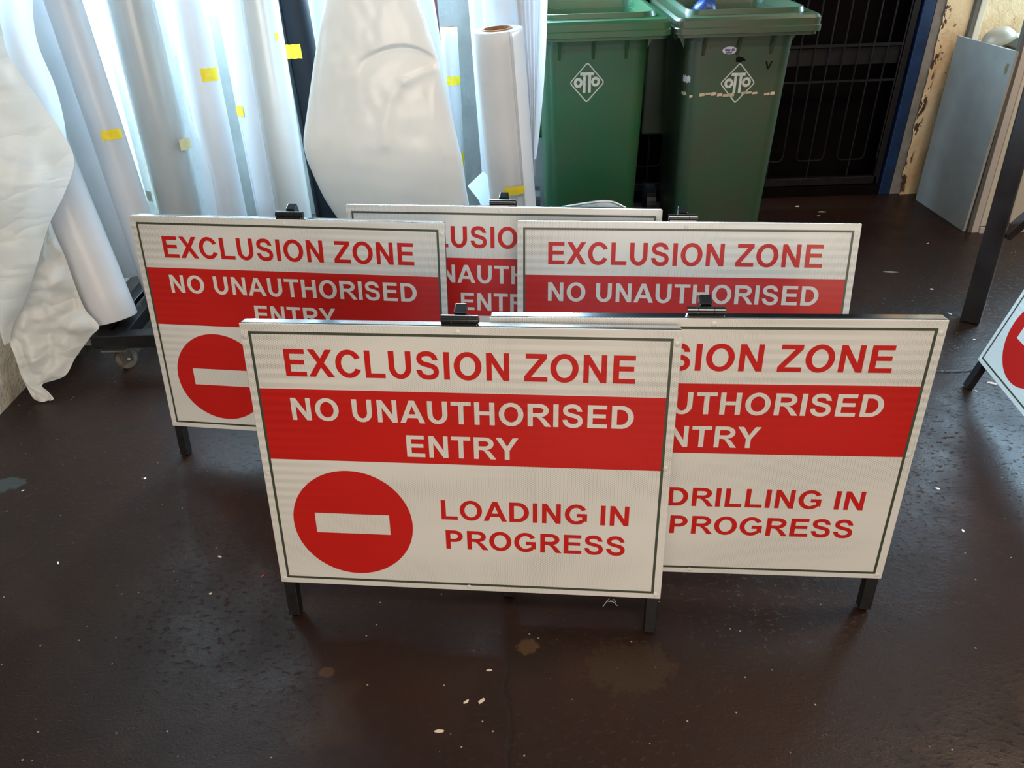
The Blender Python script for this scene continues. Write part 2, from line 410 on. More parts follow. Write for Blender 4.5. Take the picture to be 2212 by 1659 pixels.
# pier right of the gate: crumbling plaster edge over grey render
bm = bmesh.new()
for a0, a1, b0, b1 in ((GX1, 2.70, 0, ZC), (2.70, 4.55, 0, 1.15), (2.70, 4.55, 2.45, ZC), (4.55, XR, 0, ZC)):
    add_box(bm, (a0, YB+.012, b0), (a1, YB+.25, b1))
struct(from_bm('wall_back_right', bm, M['reveal']))
V, F = [], []
nz = 90
for j in range(nz+1):
    z = ZC*j/nz*0.5
    e = 2.207 + 0.016*noise.noise((0, z*9, 3)) + 0.010*noise.noise((1, z*31, 7)) + .006*noise.noise((2, z*80, 5))
    if z < 0.10: e += 0.10*(0.10 - z) + 0.02*noise.noise((4, z*40, 1))
    V += [(e, YB, z), (e+.006, YB+.013, z), (2.70, YB, z)]
for j in range(nz):
    a, b2 = 3*j, 3*(j+1)
    F += [(a, a+2, b2+2, b2), (a+1, a, b2, b2+1)]
struct(mesh('trim_1', V, F, M['plaster_cream'], smooth=False))
grid_wall('wall_left_front', [(YF, 1.70, 0, ZC)], M['wall_dark'], 'x', XL-.25, XL)
grid_wall('wall_left', [(1.70, 3.10, 0, ZC), (3.10, 3.90, 0, 1.45), (3.10, 3.90, 2.35, ZC), (3.90, YB+.25, 0, ZC)], M['plaster_left'], 'x', XL-.25, XL)
grid_wall('wall_right', [(YF, YB+.25, 0, ZC)], M['wall_dark'], 'x', XR, XR+.2)
grid_wall('wall_front', [(XL, XR, 0, ZC)], M['wall_dark'], 'y', YF-.2, YF)
def window(name, lo, hi, axis):
    bm = bmesh.new()
    for t in (0.0, 0.5, 1.0):
        a = lo[0] + (hi[0]-lo[0])*t
        p, q = ((a-.02, YB+.02, lo[1]), (a+.02, YB+.05, hi[1])) if axis == 'y' else ((XL-.05, a-.02, lo[1]), (XL-.02, a+.02, hi[1]))
        add_box(bm, p, q)
    for z in (lo[1]+.02, hi[1]-.02):
        p, q = ((lo[0], YB+.02, z-.02), (hi[0], YB+.05, z+.02)) if axis == 'y' else ((XL-.05, lo[0], z-.02), (XL-.02, hi[0], z+.02))
        add_box(bm, p, q)
    return struct(from_bm(name, bm, M['alu_edge']))
window('window_1', (-1.75, 1.13), (0.36, 2.60), 'y')
window('window_3', (2.72, 1.17), (4.53, 2.43), 'y')
window('window_2', (3.10, 1.45), (3.90, 2.35), 'x')
# dark doorway behind the gate
bm = bmesh.new()
add_box(bm, (GX0-.1, YB+.26, 0), (GX1+.1, YB+.30, GZ+.1))
d1 = struct(from_bm('door_1', bm, M['void_black']))
struct(box('trim_4', (GX0, YB+.01, 0), (GX1-.07, YB+.22, 0.055), M['void_black']))
struct(box('trim_2', (2.100, YB+.004, 0), (2.158, YB+.10, GZ), M['blue_paint'], bevel=.004))
struct(box('trim_3', (GX0, YB-.03, 0), (GX0+.06, YB+.10, GZ), M['blue_paint'], bevel=.004))
# cream conduit on the back wall, right
tag(box('conduit', (2.362, YB-.035, 0.0), (2.392, YB-.002, 2.6), M['cream'], bevel=.004), 'cream vertical conduit strip on the stained wall above the grey board', 'conduit')
tag(box('batten', (2.340, YB-.030, 0.0), (2.360, YB-.002, 2.6), M['board_edge'], bevel=.002), 'dark brown strip painted for the shadow left of the cream conduit strip', 'batten')  # dark strip stands in for the shadow beside the conduit

# ------------------------------------------------------------------ security gate
gate = empty('security_gate', (1.6, YB+.03, 0), 'black steel security gate of thin bars in the dark doorway', 'gate')
def gp(name, bm): 
    o = from_bm(name, bm, M['gate_black'], gate); o.matrix_parent_inverse = gate.matrix_world.inverted(); return o
gate.matrix_world = Matrix.Translation((1.6, YB+.03, 0))
GY = YB + .03
bm = bmesh.new()
add_box(bm, (0.50, GY-.015, .062), (2.075, GY+.015, .105), .003)
gp('bottom_rail', bm)
for z, hgt in ((0.612, .010), (0.785, .014)):
    bm = bmesh.new(); add_box(bm, (0.50, GY-.008, z-hgt/2), (2.06, GY+.004, z+hgt/2)); gp('cross_rail', bm)
bm = bmesh.new(); add_box(bm, (0.50, GY+.010, .69), (2.06, GY+.018, .770)); gp('lock_plate', bm)
for x in (0.495, 1.285, 2.072):
    bm = bmesh.new(); add_box(bm, (x-.016, GY-.015, .062), (x+.016, GY+.015, 2.1), .003); gp('stile', bm)
x = 1.976
while x > .70:
    bm = bmesh.new()
    xl = x - .147
    pts = [(x, GY-.006, 1.9), (x, GY-.006, .225)]
    for k in range(1, 5):
        a = k/4*PI/2; pts.append((x-.025+.025*math.cos(a), GY-.006, .225-.025*math.sin(a)))
    for k in range(0, 5):
        a = PI/2 + k/4*PI/2; pts.append((xl+.025+.025*math.cos(a), GY-.006, .225-.025*math.sin(a)))
    pts.append((xl, GY-.006, 1.9))
    add_tube_path(bm, pts, .0042, 6); gp('looped_bar', bm)
    bm = bmesh.new(); add_cyl(bm, (x-.0735, GY-.006, .10), (x-.0735, GY-.006, 1.9), .0042, 8); gp('bar', bm)
    x -= .223
bm = bmesh.new(); add_cyl(bm, (2.050, GY-.006, .20), (2.050, GY-.006, 1.9), .0042, 8); gp('bar', bm)
bm = bmesh.new()
add_cyl(bm, (1.752, YB+.235, .70), (1.752, YB+.258, .70), .020, 20)
rf = from_bm('red_glow_disc', bm, plain('red_glow_paint', (0.16, 0.006, 0.006), 0.35)); tag(rf, 'small dull red disc painted for a red glow behind the black gate bars', 'red_glow_disc')  # the red glow behind the bars is put in as a dull red disc

# ------------------------------------------------------------------ lettering
def arc(cx_, cy_, rx, ry, a0, a1, n=28):
    return [(cx_+rx*math.cos(math.radians(a0+(a1-a0)*i/n)), cy_+ry*math.sin(math.radians(a0+(a1-a0)*i/n))) for i in range(n+1)]
def bez(p, a, b, c, n=14):
    o = []
    for i in range(1, n+1):
        t = i/n; s = 1-t
        o.append(tuple(s**3*p[k]+3*s*s*t*a[k]+3*s*t*t*b[k]+t**3*c[k] for k in (0, 1)))
    return o
def glyph_S():
    c = [(1066, 1030)]
    for a, b, d in (((1040, 1245), (890, 1366), (668, 1366)), ((420, 1366), (254, 1270), (254, 1090)), ((254, 880), (440, 830), (670, 770)),
                    ((905, 708), (1112, 660), (1112, 412)), ((1112, 205), (950, 100), (690, 100)), ((430, 100), (262, 235), (228, 492))):
        c += bez(c[-1], a, b, d)
    L, R = [], []
    for i, p in enumerate(c):
        q0, q1 = c[max(i-1, 0)], c[min(i+1, len(c)-1)]
        dx, dy = q1[0]-q0[0], q1[1]-q0[1]; l = math.hypot(dx, dy); nx, ny = -dy/l, dx/l
        hw = 126 + 20*abs(nx*0.5+abs(ny)*0.0)
        if i == 0: nx, ny = -1.0, 0.02
        if i == len(c)-1: nx, ny = 0.995, 0.10
        s = 1 if i not in (0, len(c)-1) else 1.14
        L.append((p[0]+nx*hw*s, p[1]+ny*hw*s)); R.append((p[0]-nx*hw*s, p[1]-ny*hw*s))
    return L + R[::-1]
GL = {
 'E': (1366, [[[(150,0),(150,1466),(1237,1466),(1237,1218),(446,1218),(446,893),(1182,893),(1182,646),(446,646),(446,247),(1265,247),(1265,0)]]]),
 'L': (1251, [[[(157,0),(157,1466),(453,1466),(453,247),(1195,247),(1195,0)]]]),
 'I': (569, [[[(140,0),(140,1466),(436,1466),(436,0)]]]),
 'N': (1479, [[[(152,0),(152,1466),(440,1466),(1040,487),(1040,1466),(1315,1466),(1315,0),(1018,0),(427,956),(427,0)]]]),
 'X': (1366, [[[(0,0),(501,764),(47,1466),(393,1466),(687,994),(975,1466),(1318,1466),(862,753),(1363,0),(1006,0),(681,508),(355,0)]]]),
 'Z': (1251, [[[(21,0),(21,267),(789,1219),(108,1219),(108,1466),(1167,1466),(1167,1237),(366,247),(1198,247),(1198,0)]]]),
 'T': (1251, [[[(479,0),(479,1218),(44,1218),(44,1466),(1209,1466),(1209,1218),(775,1218),(775,0)]]]),
 'H': (1479, [[[(150,0),(150,1466),(446,1466),(446,889),(1026,889),(1026,1466),(1322,1466),(1322,0),(1026,0),(1026,641),(446,641),(446,0)]]]),
 'Y': (1366, [[[(534,0),(534,617),(-3,1466),(344,1466),(689,886),(1027,1466),(1368,1466),(829,615),(829,0)]]]),
 'V': (1366, [[[(523,0),(-1,1466),(320,1466),(690,381),(1048,1466),(1362,1466),(837,0)]]]),
 'A': (1479, [[[(1471,0),(1149,0),(1021,333),(435,333),(314,0),(0,0),(571,1466),(884,1466)], [(926,580),(724,1124),(526,580)]]]),
 'P': (1366, [[[(149,0),(149,1466),(700,1466)]+arc(700,1010,546,456,88,-88)+[(700,554),(445,554),(445,0)], [(445,1218),(640,1218)]+arc(660,1010,285,208,88,-88,16)+[(640,802),(445,802)]]]),
 'R': (1479, [[[(150,0),(150,1466),(820,1466)]+arc(810,1040,545,426,88,-88)+[(800,614),(446,614),(446,0)], [(446,1218),(780,1218)]+arc(790,1040,270,180,88,-88,16)+[(780,861),(446,861)]],
              [[(560,616),(900,640),(1085,540),(1190,430),(1500,0),(1146,0),(900,372),(780,520),(690,600)]]]),
 'D': (1479, [[[(148,0),(148,1466),(690,1466)]+arc(690,733,694,733,88,-88)+[(690,0)], [(444,1218),(650,1218)]+arc(650,733,426,486,88,-88)+[(650,247),(444,247)]]]),
 'U': (1479, [[[(147,1466),(147,640)]+arc(731,600,584,625,180,360)+[(1315,640),(1315,1466),(1019,1466),(1019,640)]+arc(731,630,288,402,0,-180)+[(443,640),(443,1466)]]]),
 'O': (1593, [[arc(795,733,707,758,0,354,47), arc(795,733,402,507,0,354,47)]]),
 'C': (1479, [[arc(785,733,690,758,26,334,44)+arc(785,733,388,507,331,29,-0 or 40)]]),
 'G': (1593, [[arc(800,733,715,758,31,320,44)+[(1470,195),(1470,787),(834,787),(834,540),(1172,540),(1172,352)]+arc(800,733,412,507,309,34,40)]]),
 'S': (1366, [[glyph_S()]]),
 ' ': (569, []),
}
def text_polys(txt):
    x = 0; words = [[]]
    for ch in txt:
        adv, polys = GL[ch]
        if ch == ' ': words.append([])
        for loops in polys: words[-1].append([[(p[0]+x, p[1]) for p in lp] for lp in loops])
        x += adv
    xs = [p[0] for w_ in words for l in w_ for lp in l for p in lp]
    return words, min(xs), max(xs)
def lettering(name, txt, x0, x1, z0, z1, y, mat, parent):
    """flat cut lettering in the local x-z plane of its parent, facing -y"""
    words, mn, mx = text_polys(txt)
    sx = (x1-x0)/(mx-mn); sz = (z1-z0)/1466.0
    for polys in words: one_word(name, polys, x0, z0, mn, sx, sz, y, mat, parent)
def one_word(name, polys, x0, z0, mn, sx, sz, y, mat, parent):
    V, F = [], []
    for loops in polys:
        vv = [[Vector((x0+(p[0]-mn)*sx, 0, z0+p[1]*sz)) for p in lp] for lp in loops]
        flat = [p for lp in vv for p in lp]; base = len(V)
        for t in tessellate_polygon([[Vector((p.x, p.z, 0)) for p in lp] for lp in vv]):
            a, b2, c2 = (flat[i] for i in t)
            t = t if (b2-a).cross(c2-a).y < 0 else (t[0], t[2], t[1])
            F.append(tuple(base+i for i in t))
        V += [(p.x, y, p.z) for p in flat]
    return mesh(name, V, F, mat, parent)
def quad(name, x0, x1, z0, z1, y, mat, parent):
    return mesh(name, [(x0, y, z0), (x1, y, z0), (x1, y, z1), (x0, y, z1)], [(0, 1, 2, 3)], mat, parent)

# ------------------------------------------------------------------ the signs
SW, SH = 0.90, 0.657
def make_sign(mat4, g, message, label, group='folding exclusion zone signs', hinge_dx=0.0, prop_spread=0.42):
    root = empty('folding_sign', label=label, cat='sign', group=group)
    root.matrix_world = mat4
    P = root; hw = SW/2
    # sheet metal face with its print
    bm = bmesh.new(); add_box(bm, (-hw, 0.0, g), (hw, 0.0022, g+SH), 0.0006, seg=1)
    pan = from_bm('sign_panel', bm, M['white_sheet'], P)
    band = quad('red_band', -0.428, 0.428, g+.3395, g+.511, -.0004, M['red_sheet'], P)
    ox, iz0, iz1, lw = 0.4336, g+.0147, g+.6402, .0058
    bv, bf = [], []
    for (a0, b0), (a1, b1) in (((-ox, iz0), (-ox+lw, iz1)), ((ox-lw, iz0), (ox, iz1)), ((-ox+lw, iz0), (ox-lw, iz0+lw)), ((-ox+lw, iz1-lw), (ox-lw, iz1))):
        k = len(bv); bv += [(a0, -.0006, b0), (a1, -.0006, b0), (a1, -.0006, b1), (a0, -.0006, b1)]; bf.append((k, k+1, k+2, k+3))
    mesh('border_line', bv, bf, M['border'], P)
    lettering('lettering', 'EXCLUSION ZONE', -.3645, .363, g+.5412, g+.6022, -.0008, M['red_sheet'], P)
    lettering('lettering', 'NO UNAUTHORISED', -.364, .3645, g+.438, g+.4908, -.0008, M['white_letter'], P)
    lettering('lettering', 'ENTRY', -.1186, .1245, g+.3555, g+.4085, -.0008, M['white_letter'], P)
    cxs, czs, r = -.2575, g+.1757, .139
    V = [(cxs+r*math.cos(2*PI*i/96), -.0006, czs+r*math.sin(2*PI*i/96)) for i in range(96)]
    disc = mesh('no_entry_disc', V, [tuple(range(96))], M['red_sheet'], P)
    quad('white_bar', -.3443, -.1715, g+.149, g+.2018, -.0010, M['white_letter'], disc)
    if message == 'drilling':
        lettering('lettering', 'DRILLING IN', -.059, .3705, g+.197, g+.2475, -.0008, M['red_sheet'], P)
        lettering('lettering', 'PROGRESS', -.050, .360, g+.118, g+.169, -.0008, M['red_sheet'], P)
    else:
        lettering('lettering', 'LOADING IN', -.051, .367, g+.1968, g+.2476, -.0008, M['red_sheet'], P)
        lettering('lettering', 'PROGRESS', -.0437, .362, g+.1172, g+.1678, -.0008, M['red_sheet'], P)
    # rivet heads under the sheeting
    for (a, b2) in ((-.442, .627), (.441, .629), (-.4415, .300), (.438, .345), (-.441, .0112), (.4375, .0115), (0.002, .6455), (.0055, .0110)):
        bm = bmesh.new()
        rr = 0.0066
        rings = []
        for k, (q, hh) in enumerate(((1.0, 0.0), (0.8, 0.0005), (0.5, 0.0011), (0.2, 0.0013))):
            rings.append([bm.verts.new((a+rr*q*math.cos(2*PI*i/16), -hh-.0001, g+b2+rr*q*math.sin(2*PI*i/16))) for i in range(16)])
        for r0, r1 in zip(rings, rings[1:]):
            for i in range(16): bm.faces.new((r0[i], r0[(i+1) % 16], r1[(i+1) % 16], r1[i]))
        bm.faces.new(rings[-1])
        from_bm('rivet', bm, M['white_sheet'], P, smooth=True)
    # black square tube frame behind the face, its side tubes run down as the front legs
    t0, t1 = 0.0024, 0.0274
    box('top_rail', (-hw+.002, t0, g+SH-.0235), (hw-.002, t1, g+SH+.0015), M['bright_rail'], P, .0022)
    box('bottom_rail', (-hw+.032, t0, g+.002), (hw-.032, t1, g+.027), M['black_gloss'], P, .0022)
    for s in (-1, 1):
        bm = bmesh.new()
        xa, xb = sorted((s*(hw-.0035), s*(hw-.0315)))
        add_box(bm, (xa, t0, .006), (xb, t1, g+SH-.024), .0022)
        from_bm('leg', bm, M['black_matt'], P)
    # hinge barrel on the top edge and the prop leg it carries
    hx = .0065 + hinge_dx
    hz, hy = g+SH+.0105, t0+.012
    bm = bmesh.new()
    for a, b2 in ((-.0375, -.0165), (-.0157, .0155), (.0163, .0375)):
        add_cyl(bm, (hx+a, hy, hz), (hx+b2, hy, hz), .0098, 24)
    add_box(bm, (hx-.036, t0+.001, g+SH+.0005), (hx+.036, t1-.002, g+SH+.005), .001)
    hg = from_bm('hinge', bm, M['black_gloss'], P)
    bm = bmesh.new(); add_cyl(bm, (hx+.0375, hy, hz), (hx+.0395, hy, hz), .0062, 12); from_bm('hinge_pin', bm, M['black_matt'], hg)
    # prop leg reaches the floor behind the sign
    inv = mat4.inverted()
    top = Vector((hx, hy+.016, hz+.020))
    back = (mat4.to_3x3() @ Vector((0, 1, 0))); back.z = 0; back.normalize()
    foot_w = mat4 @ Vector((hx, hy, hz)); foot_w = Vector((foot_w.x, foot_w.y, 0)) + back*(prop_spread - .12); foot_w.z = 0.007
    foot = inv @ foot_w
    bm = bmesh.new(); add_bar(bm, foot, top, .025, .025, .002)
    from_bm('prop_leg', bm, M['black_gloss'], P)
    return root
def sign_matrix(X, Y, yaw, tilt, roll):
    e = Vector((math.cos(yaw), math.sin(yaw), 0)); nn = Vector((math.sin(yaw), -math.cos(yaw), 0))
    up = math.cos(tilt)*Vector((0, 0, 1)) - math.sin(tilt)*nn
    ex = math.cos(roll)*e + math.sin(roll)*up; uy = -math.sin(roll)*e + math.cos(roll)*up
    bk = uy.cross(ex)
    return Matrix(((ex.x, bk.x, uy.x, X), (ex.y, bk.y, uy.y, Y), (ex.z, bk.z, uy.z, 0), (0, 0, 0, 1)))
make_sign(sign_matrix(-0.1244, 1.2088, -0.0976, 0.1632, -0.004), .1097, 'loading', 'front sign reading LOADING IN PROGRESS in full, nearest the camera')
make_sign(sign_matrix(0.4027, 1.2499, -0.0932, 0.0934, 0.004), .1072, 'drilling', 'sign reading DRILLING IN PROGRESS, its left half behind the front sign', hinge_dx=-.021)
make_sign(sign_matrix(-0.6293, 1.8462, -0.1562, 0.1646, -0.001), .1113, 'loading', 'left rear sign with its red disc half hidden by the front sign', hinge_dx=.010)
make_sign(sign_matrix(-0.0391, 1.8894, -0.1414, 0.2095, 0.0), .1038, 'loading', 'rearmost middle sign showing only LUSIO and NAUTH between two others')
make_sign(sign_matrix(0.4553, 1.7234, -0.1151, 0.2398, 0.0), .1015, 'loading', 'right rear sign with full EXCLUSION ZONE heading, below the green bins', hinge_dx=-.013)
make_sign(sign_matrix(1.5147, 1.7271, -1.6824, 0.2379, 0.0), .108, 'loading', 'bright sign cut off at the right edge of the photo, facing left')

# ------------------------------------------------------------------ wheelie bins
def rrect(cx_, cy_, wx, wy, r, n=7):
    """rounded rectangle, counter-clockwise"""
    out = []
    for (sx, sy, a0) in ((1, -1, -90), (1, 1, 0), (-1, 1, 90), (-1, -1, 180)):
        for k in range(n+1):
            a = math.radians(a0 + 90*k/n)
            out.append((cx_ + sx*(wx/2-r) + r*math.cos(a), cy_ + sy*(wy/2-r) + r*math.sin(a)))
    return out
BIN_H = 1.0
def body_dims(z):
    t = z/BIN_H
    return 0.385 + 0.050*t, 0.085 - 0.0*t + (1-t)*0.03, 0.085 + 0.50 + 0.06*t     # width, front y, back y
def make_bin(x, y, rot, mat, label, dirty):
    root = empty('wheelie_bin', (x, y, 0), label, 'bin', 'green wheelie bins beside the gate')
    root.rotation_euler = (0, 0, rot)
    rows = []
    for z in (0.0, 0.02, 0.10, 0.3, 0.5, 0.7, 0.9, 1.0, 1.03):
        wd, y0, y1 = body_dims(max(z, .03)); ins = .02 if z == 0 else 0
        rows.append([Vector((p[0], p[1], z)) for p in rrect(0, (y0+y1)/2, wd-ins, y1-y0-ins, .055)])
    inner = []
    for z in (1.03, 0.8, 0.5, 0.2, 0.03):
        wd, y0, y1 = body_dims(z)
        inner.append([Vector((p[0], p[1], z)) for p in rrect(0, (y0+y1)/2, wd-.02, y1-y0-.02, .045)])
    o = loft('bin_body', rows + inner, mat, root)
    smooth_angle(o, 45)
    # wide rim with its turned-down skirt and raised inner lip
    prof = [(-.012, .985), (-.012, .995), (0.0, .998), (.0, 1.018), (-.004, 1.022), (-.004, 1.046), (-.012, 1.056), (-.052, 1.060), (-.056, 1.078), (-.064, 1.078), (-.068, 1.03), (-.075, .96)]
    rr_ = []
    for d, z in prof:
        rr_.append([Vector((p[0], p[1], z)) for p in rrect(0, .36, .575+2*d, .72+2*d, max(.035+d*.2, .02) if d > -.05 else .06)])
    low = [[Vector((p[0], p[1], 1.0)) for p in rrect(0, .36, .575-.04, .72-.04, .03)], [Vector((p[0], p[1], .985)) for p in rrect(0, .36, .575-.03, .72-.03, .03)]]
    rim = loft('rim', low + rr_, mat, root, caps=False); smooth_angle(rim, 35)
    # under-rim shelf joining rim and body
    wd, y0, y1 = body_dims(1.0)
    sh = loft('rim_shelf', [[Vector((p[0], p[1], 1.012)) for p in rrect(0, .36, .545, .69, .03)], [Vector((p[0], p[1], 1.012)) for p in rrect(0, (y0+y1)/2, wd-.004, y1-y0-.004, .05)]], mat, root, caps=False, smooth=False)
    # gussets under the rim
    for gx in (-.151, -.012, .122):
        w0, f0, _ = body_dims(.9)
        bm = bmesh.new()
        a = [(gx-.006, .03, 1.01), (gx-.006, f0+.01, 1.01), (gx-.006, f0+.01, .885)]
        va = [bm.verts.new(p) for p in a]; vb = [bm.verts.new((p[0]+.012, p[1], p[2])) for p in a]
        bm.faces.new(va); bm.faces.new(vb[::-1])
        for i in range(3): bm.faces.new((va[i], va[(i+1) % 3], vb[(i+1) % 3], vb[i]))
        from_bm('gusset', bm, mat, root)
    for s in (-1, 1):
        for gy in (.16, .36, .56):
            bm = bmesh.new()
            a = [(s*.262, gy, 1.01), (s*.205, gy, 1.01), (s*.205, gy, .90)]
            va = [bm.verts.new(p) for p in a]; vb = [bm.verts.new((p[0], p[1]+.006, p[2])) for p in a]
            bm.faces.new(va); bm.faces.new(vb[::-1])
            for i in range(3): bm.faces.new((va[i], va[(i+1) % 3], vb[(i+1) % 3], vb[i]))
            from_bm('gusset', bm, mat, root)
    # open lid hanging down behind, axle wheels
    bm = bmesh.new(); add_box(bm, (-.28, .735, .42), (.28, .76, 1.07), .01); from_bm('lid', bm, mat, root)
    bm = bmesh.new(); add_cyl(bm, (-.26, .715, 1.065), (.26, .715, 1.065), .014, 14); from_bm('handle', bm, mat, root)
    for s in (-1, 1):
        bm = bmesh.new(); add_cyl(bm, (s*.215, .62, .10), (s*.262, .62, .10), .10, 30); from_bm('wheel', bm, M['black_matt'], root)
    # printed diamond logo on the front
    def fy(z): return body_dims(z)[1]
    def decal(name, polys, m_, par=root, lift=.0025):
        V, F = [], []
        for loops in polys:
            flat = [p for lp in loops for p in lp]; base = len(V)
            for t in tessellate_polygon([[Vector((p[0], p[1], 0)) for p in lp] for lp in loops]):
                a, b2, c2 = (Vector((flat[i][0], 0, flat[i][1])) for i in t)
                t = t if (b2-a).cross(c2-a).y < 0 else (t[0], t[2], t[1])
                F.append(tuple(base+i for i in t))
            V += [(p[0], fy(p[1])-lift, p[1]) for p in flat]
        return mesh(name, V, F, m_, par)
    def diamond(cx_, cz, hx_, hz_, r):
        out = []
        c = [(cx_, cz+hz_), (cx_-hx_, cz), (cx_, cz-hz_), (cx_+hx_, cz)]
        for i, p in enumerate(c):
            a = Vector(c[i-1]); q = Vector(p); b2 = Vector(c[(i+1) % 4])
            u = q + (a-q).normalized()*r; v = q + (b2-q).normalized()*r
            for k in range(7):
                t = k/6; out.append(tuple((1-t)**2*u + 2*t*(1-t)*q + t*t*v))
        return out
    lx, lz = dirty['logo']
    decal('logo', [[diamond(lx, lz, .0735, .0815, .012), diamond(lx, lz, .0675, .0745, .009)],
                   [arc(lx-.0365, lz, .0185, .0195, 0, 352, 40), arc(lx-.0365, lz, .0075, .0085, 0, 352, 40)],
                   [arc(lx+.0355, lz+.003, .0185, .0195, 0, 352, 40), arc(lx+.0355, lz+.003, .0075, .0085, 0, 352, 40)],
                   [[(lx-.0290, lz+.0405), (lx+.0285, lz+.0405), (lx+.0285, lz+.0285), (lx+.0165, lz+.0285), (lx+.0165, lz-.0400), (lx+.0055, lz-.0400), (lx+.0055, lz+.0285),
                     (lx-.0055, lz+.0285), (lx-.0055, lz-.0400), (lx-.0165, lz-.0400), (lx-.0165, lz+.0285), (lx-.0290, lz+.0285)]]], M['logo_print'])
    if dirty.get('marks'):
        st = decal('oval_sticker', [[arc(lx-.050, lz+.128, .029, .015, 0, 352, 40)]], M['sticker_white'])
        decal('sticker_print', [[[(lx-.069, lz+.126), (lx-.047, lz+.124), (lx-.047, lz+.133), (lx-.069, lz+.134)]], [[(lx-.065, lz+.116), (lx-.039, lz+.117), (lx-.039, lz+.122), (lx-.065, lz+.121)]],
                                [[(lx-.043, lz+.124), (lx-.029, lz+.126), (lx-.031, lz+.134), (lx-.041, lz+.137)]]], M['sticker_ink'], st, .003)
        decal('smudge', [[[(lx-.018, lz+.083), (lx-.020, lz+.098), (lx-.013, lz+.104), (lx+.006, lz+.100), (lx+.019, lz+.093), (lx+.020, lz+.087), (lx+.008, lz+.086), (lx+.004, lz+.081)]]], M['marker'])
        k = .026/1363.0
        decal('marker_letter', [[[(lx+.104+a*k, lz+.052+b2*.030/1466) for a, b2 in [(500,0),(-60,1466),(240,1466),(690,330),(1120,1466),(1422,1466),(860,0)]]]], M['marker'])
        rnd = random.Random(3)
        strips = []
        xx = lx - .195
        while xx < lx + .155:
            l = rnd.uniform(.010, .026); zz = lz - .044 + .004*math.sin(xx*40) + rnd.uniform(-.001, .001)
            hh = rnd.uniform(.0050, .0078)
            if rnd.random() < .96:
                strips.append([[(xx, zz-hh), (xx+l*.4, zz-hh*rnd.uniform(.7, 1.1)), (xx+l, zz-hh*.7), (xx+l*.95, zz+hh), (xx+l*.4, zz+hh*rnd.uniform(.6, 1.1)), (xx+l*.05, zz+hh*.8)]])
            xx += l + rnd.uniform(.001, .004)
        decal('paint_streak', strips, M['cream_paint_streak'])
        # torn sticker remains on the left corner
        def corner_patch(name, z0, z1, a0, a1, m_):
            V, F = [], []
            n = 8
            for i in range(n+1):
                a = math.radians(a0+(a1-a0)*i/n)
                for j, z in enumerate((z0, z1)):
                    wd, y0, y1 = body_dims(z); r = .0575
                    zz = z + .004*math.sin(i*2.1+j)
                    V.append((-wd/2+.055+r*math.cos(a), y0+.055+r*math.sin(a), zz))
            for i in range(n): F.append((2*i, 2*i+2, 2*i+3, 2*i+1))
            return mesh(name, V, F, m_, root)
        corner_patch('torn_sticker', lz+.004, lz+.030, 192, 236, M['sticker_white'])
        corner_patch('paint_streak', lz-.048, lz-.036, 186, 222, M['cream_paint_streak'])
    return root
make_bin(0.388, 3.21, math.radians(-0.5), M['bin_green'], 'left green wheelie bin, cleaner, partly behind the hanging white sheets', {'logo': (-.035, .815)})
make_bin(0.972, 3.20, math.radians(-1.5), M['bin_green_dirty'], 'right green wheelie bin, dirty, with oval sticker and cream paint streak', {'logo': (.005, .795), 'marks': True})
# blue rag inside the right bin
V, F = [], []
c = at(1520, 16, 3.70)
V = [Vector((c.x + .055*math.cos(a)*math.cos(b2)*(1+.25*noise.noise((a*2, b2*3, 1))), c.y-.02 + .05*math.sin(a)*math.cos(b2), c.z - .012 + .050*math.sin(b2)*(1+.3*noise.noise((a, b2, 4))))) for b2 in [(-PI/2+PI*j/8) for j in range(9)] for a in [2*PI*i/16 for i in range(16)]]
F = [(j*16+i, j*16+(i+1) % 16, (j+1)*16+(i+1) % 16, (j+1)*16+i) for j in range(8) for i in range(16)]
tag(mesh('rag', V, F, M['blue_plastic'], smooth=True), 'blue plastic rag inside the right green bin', 'rag')

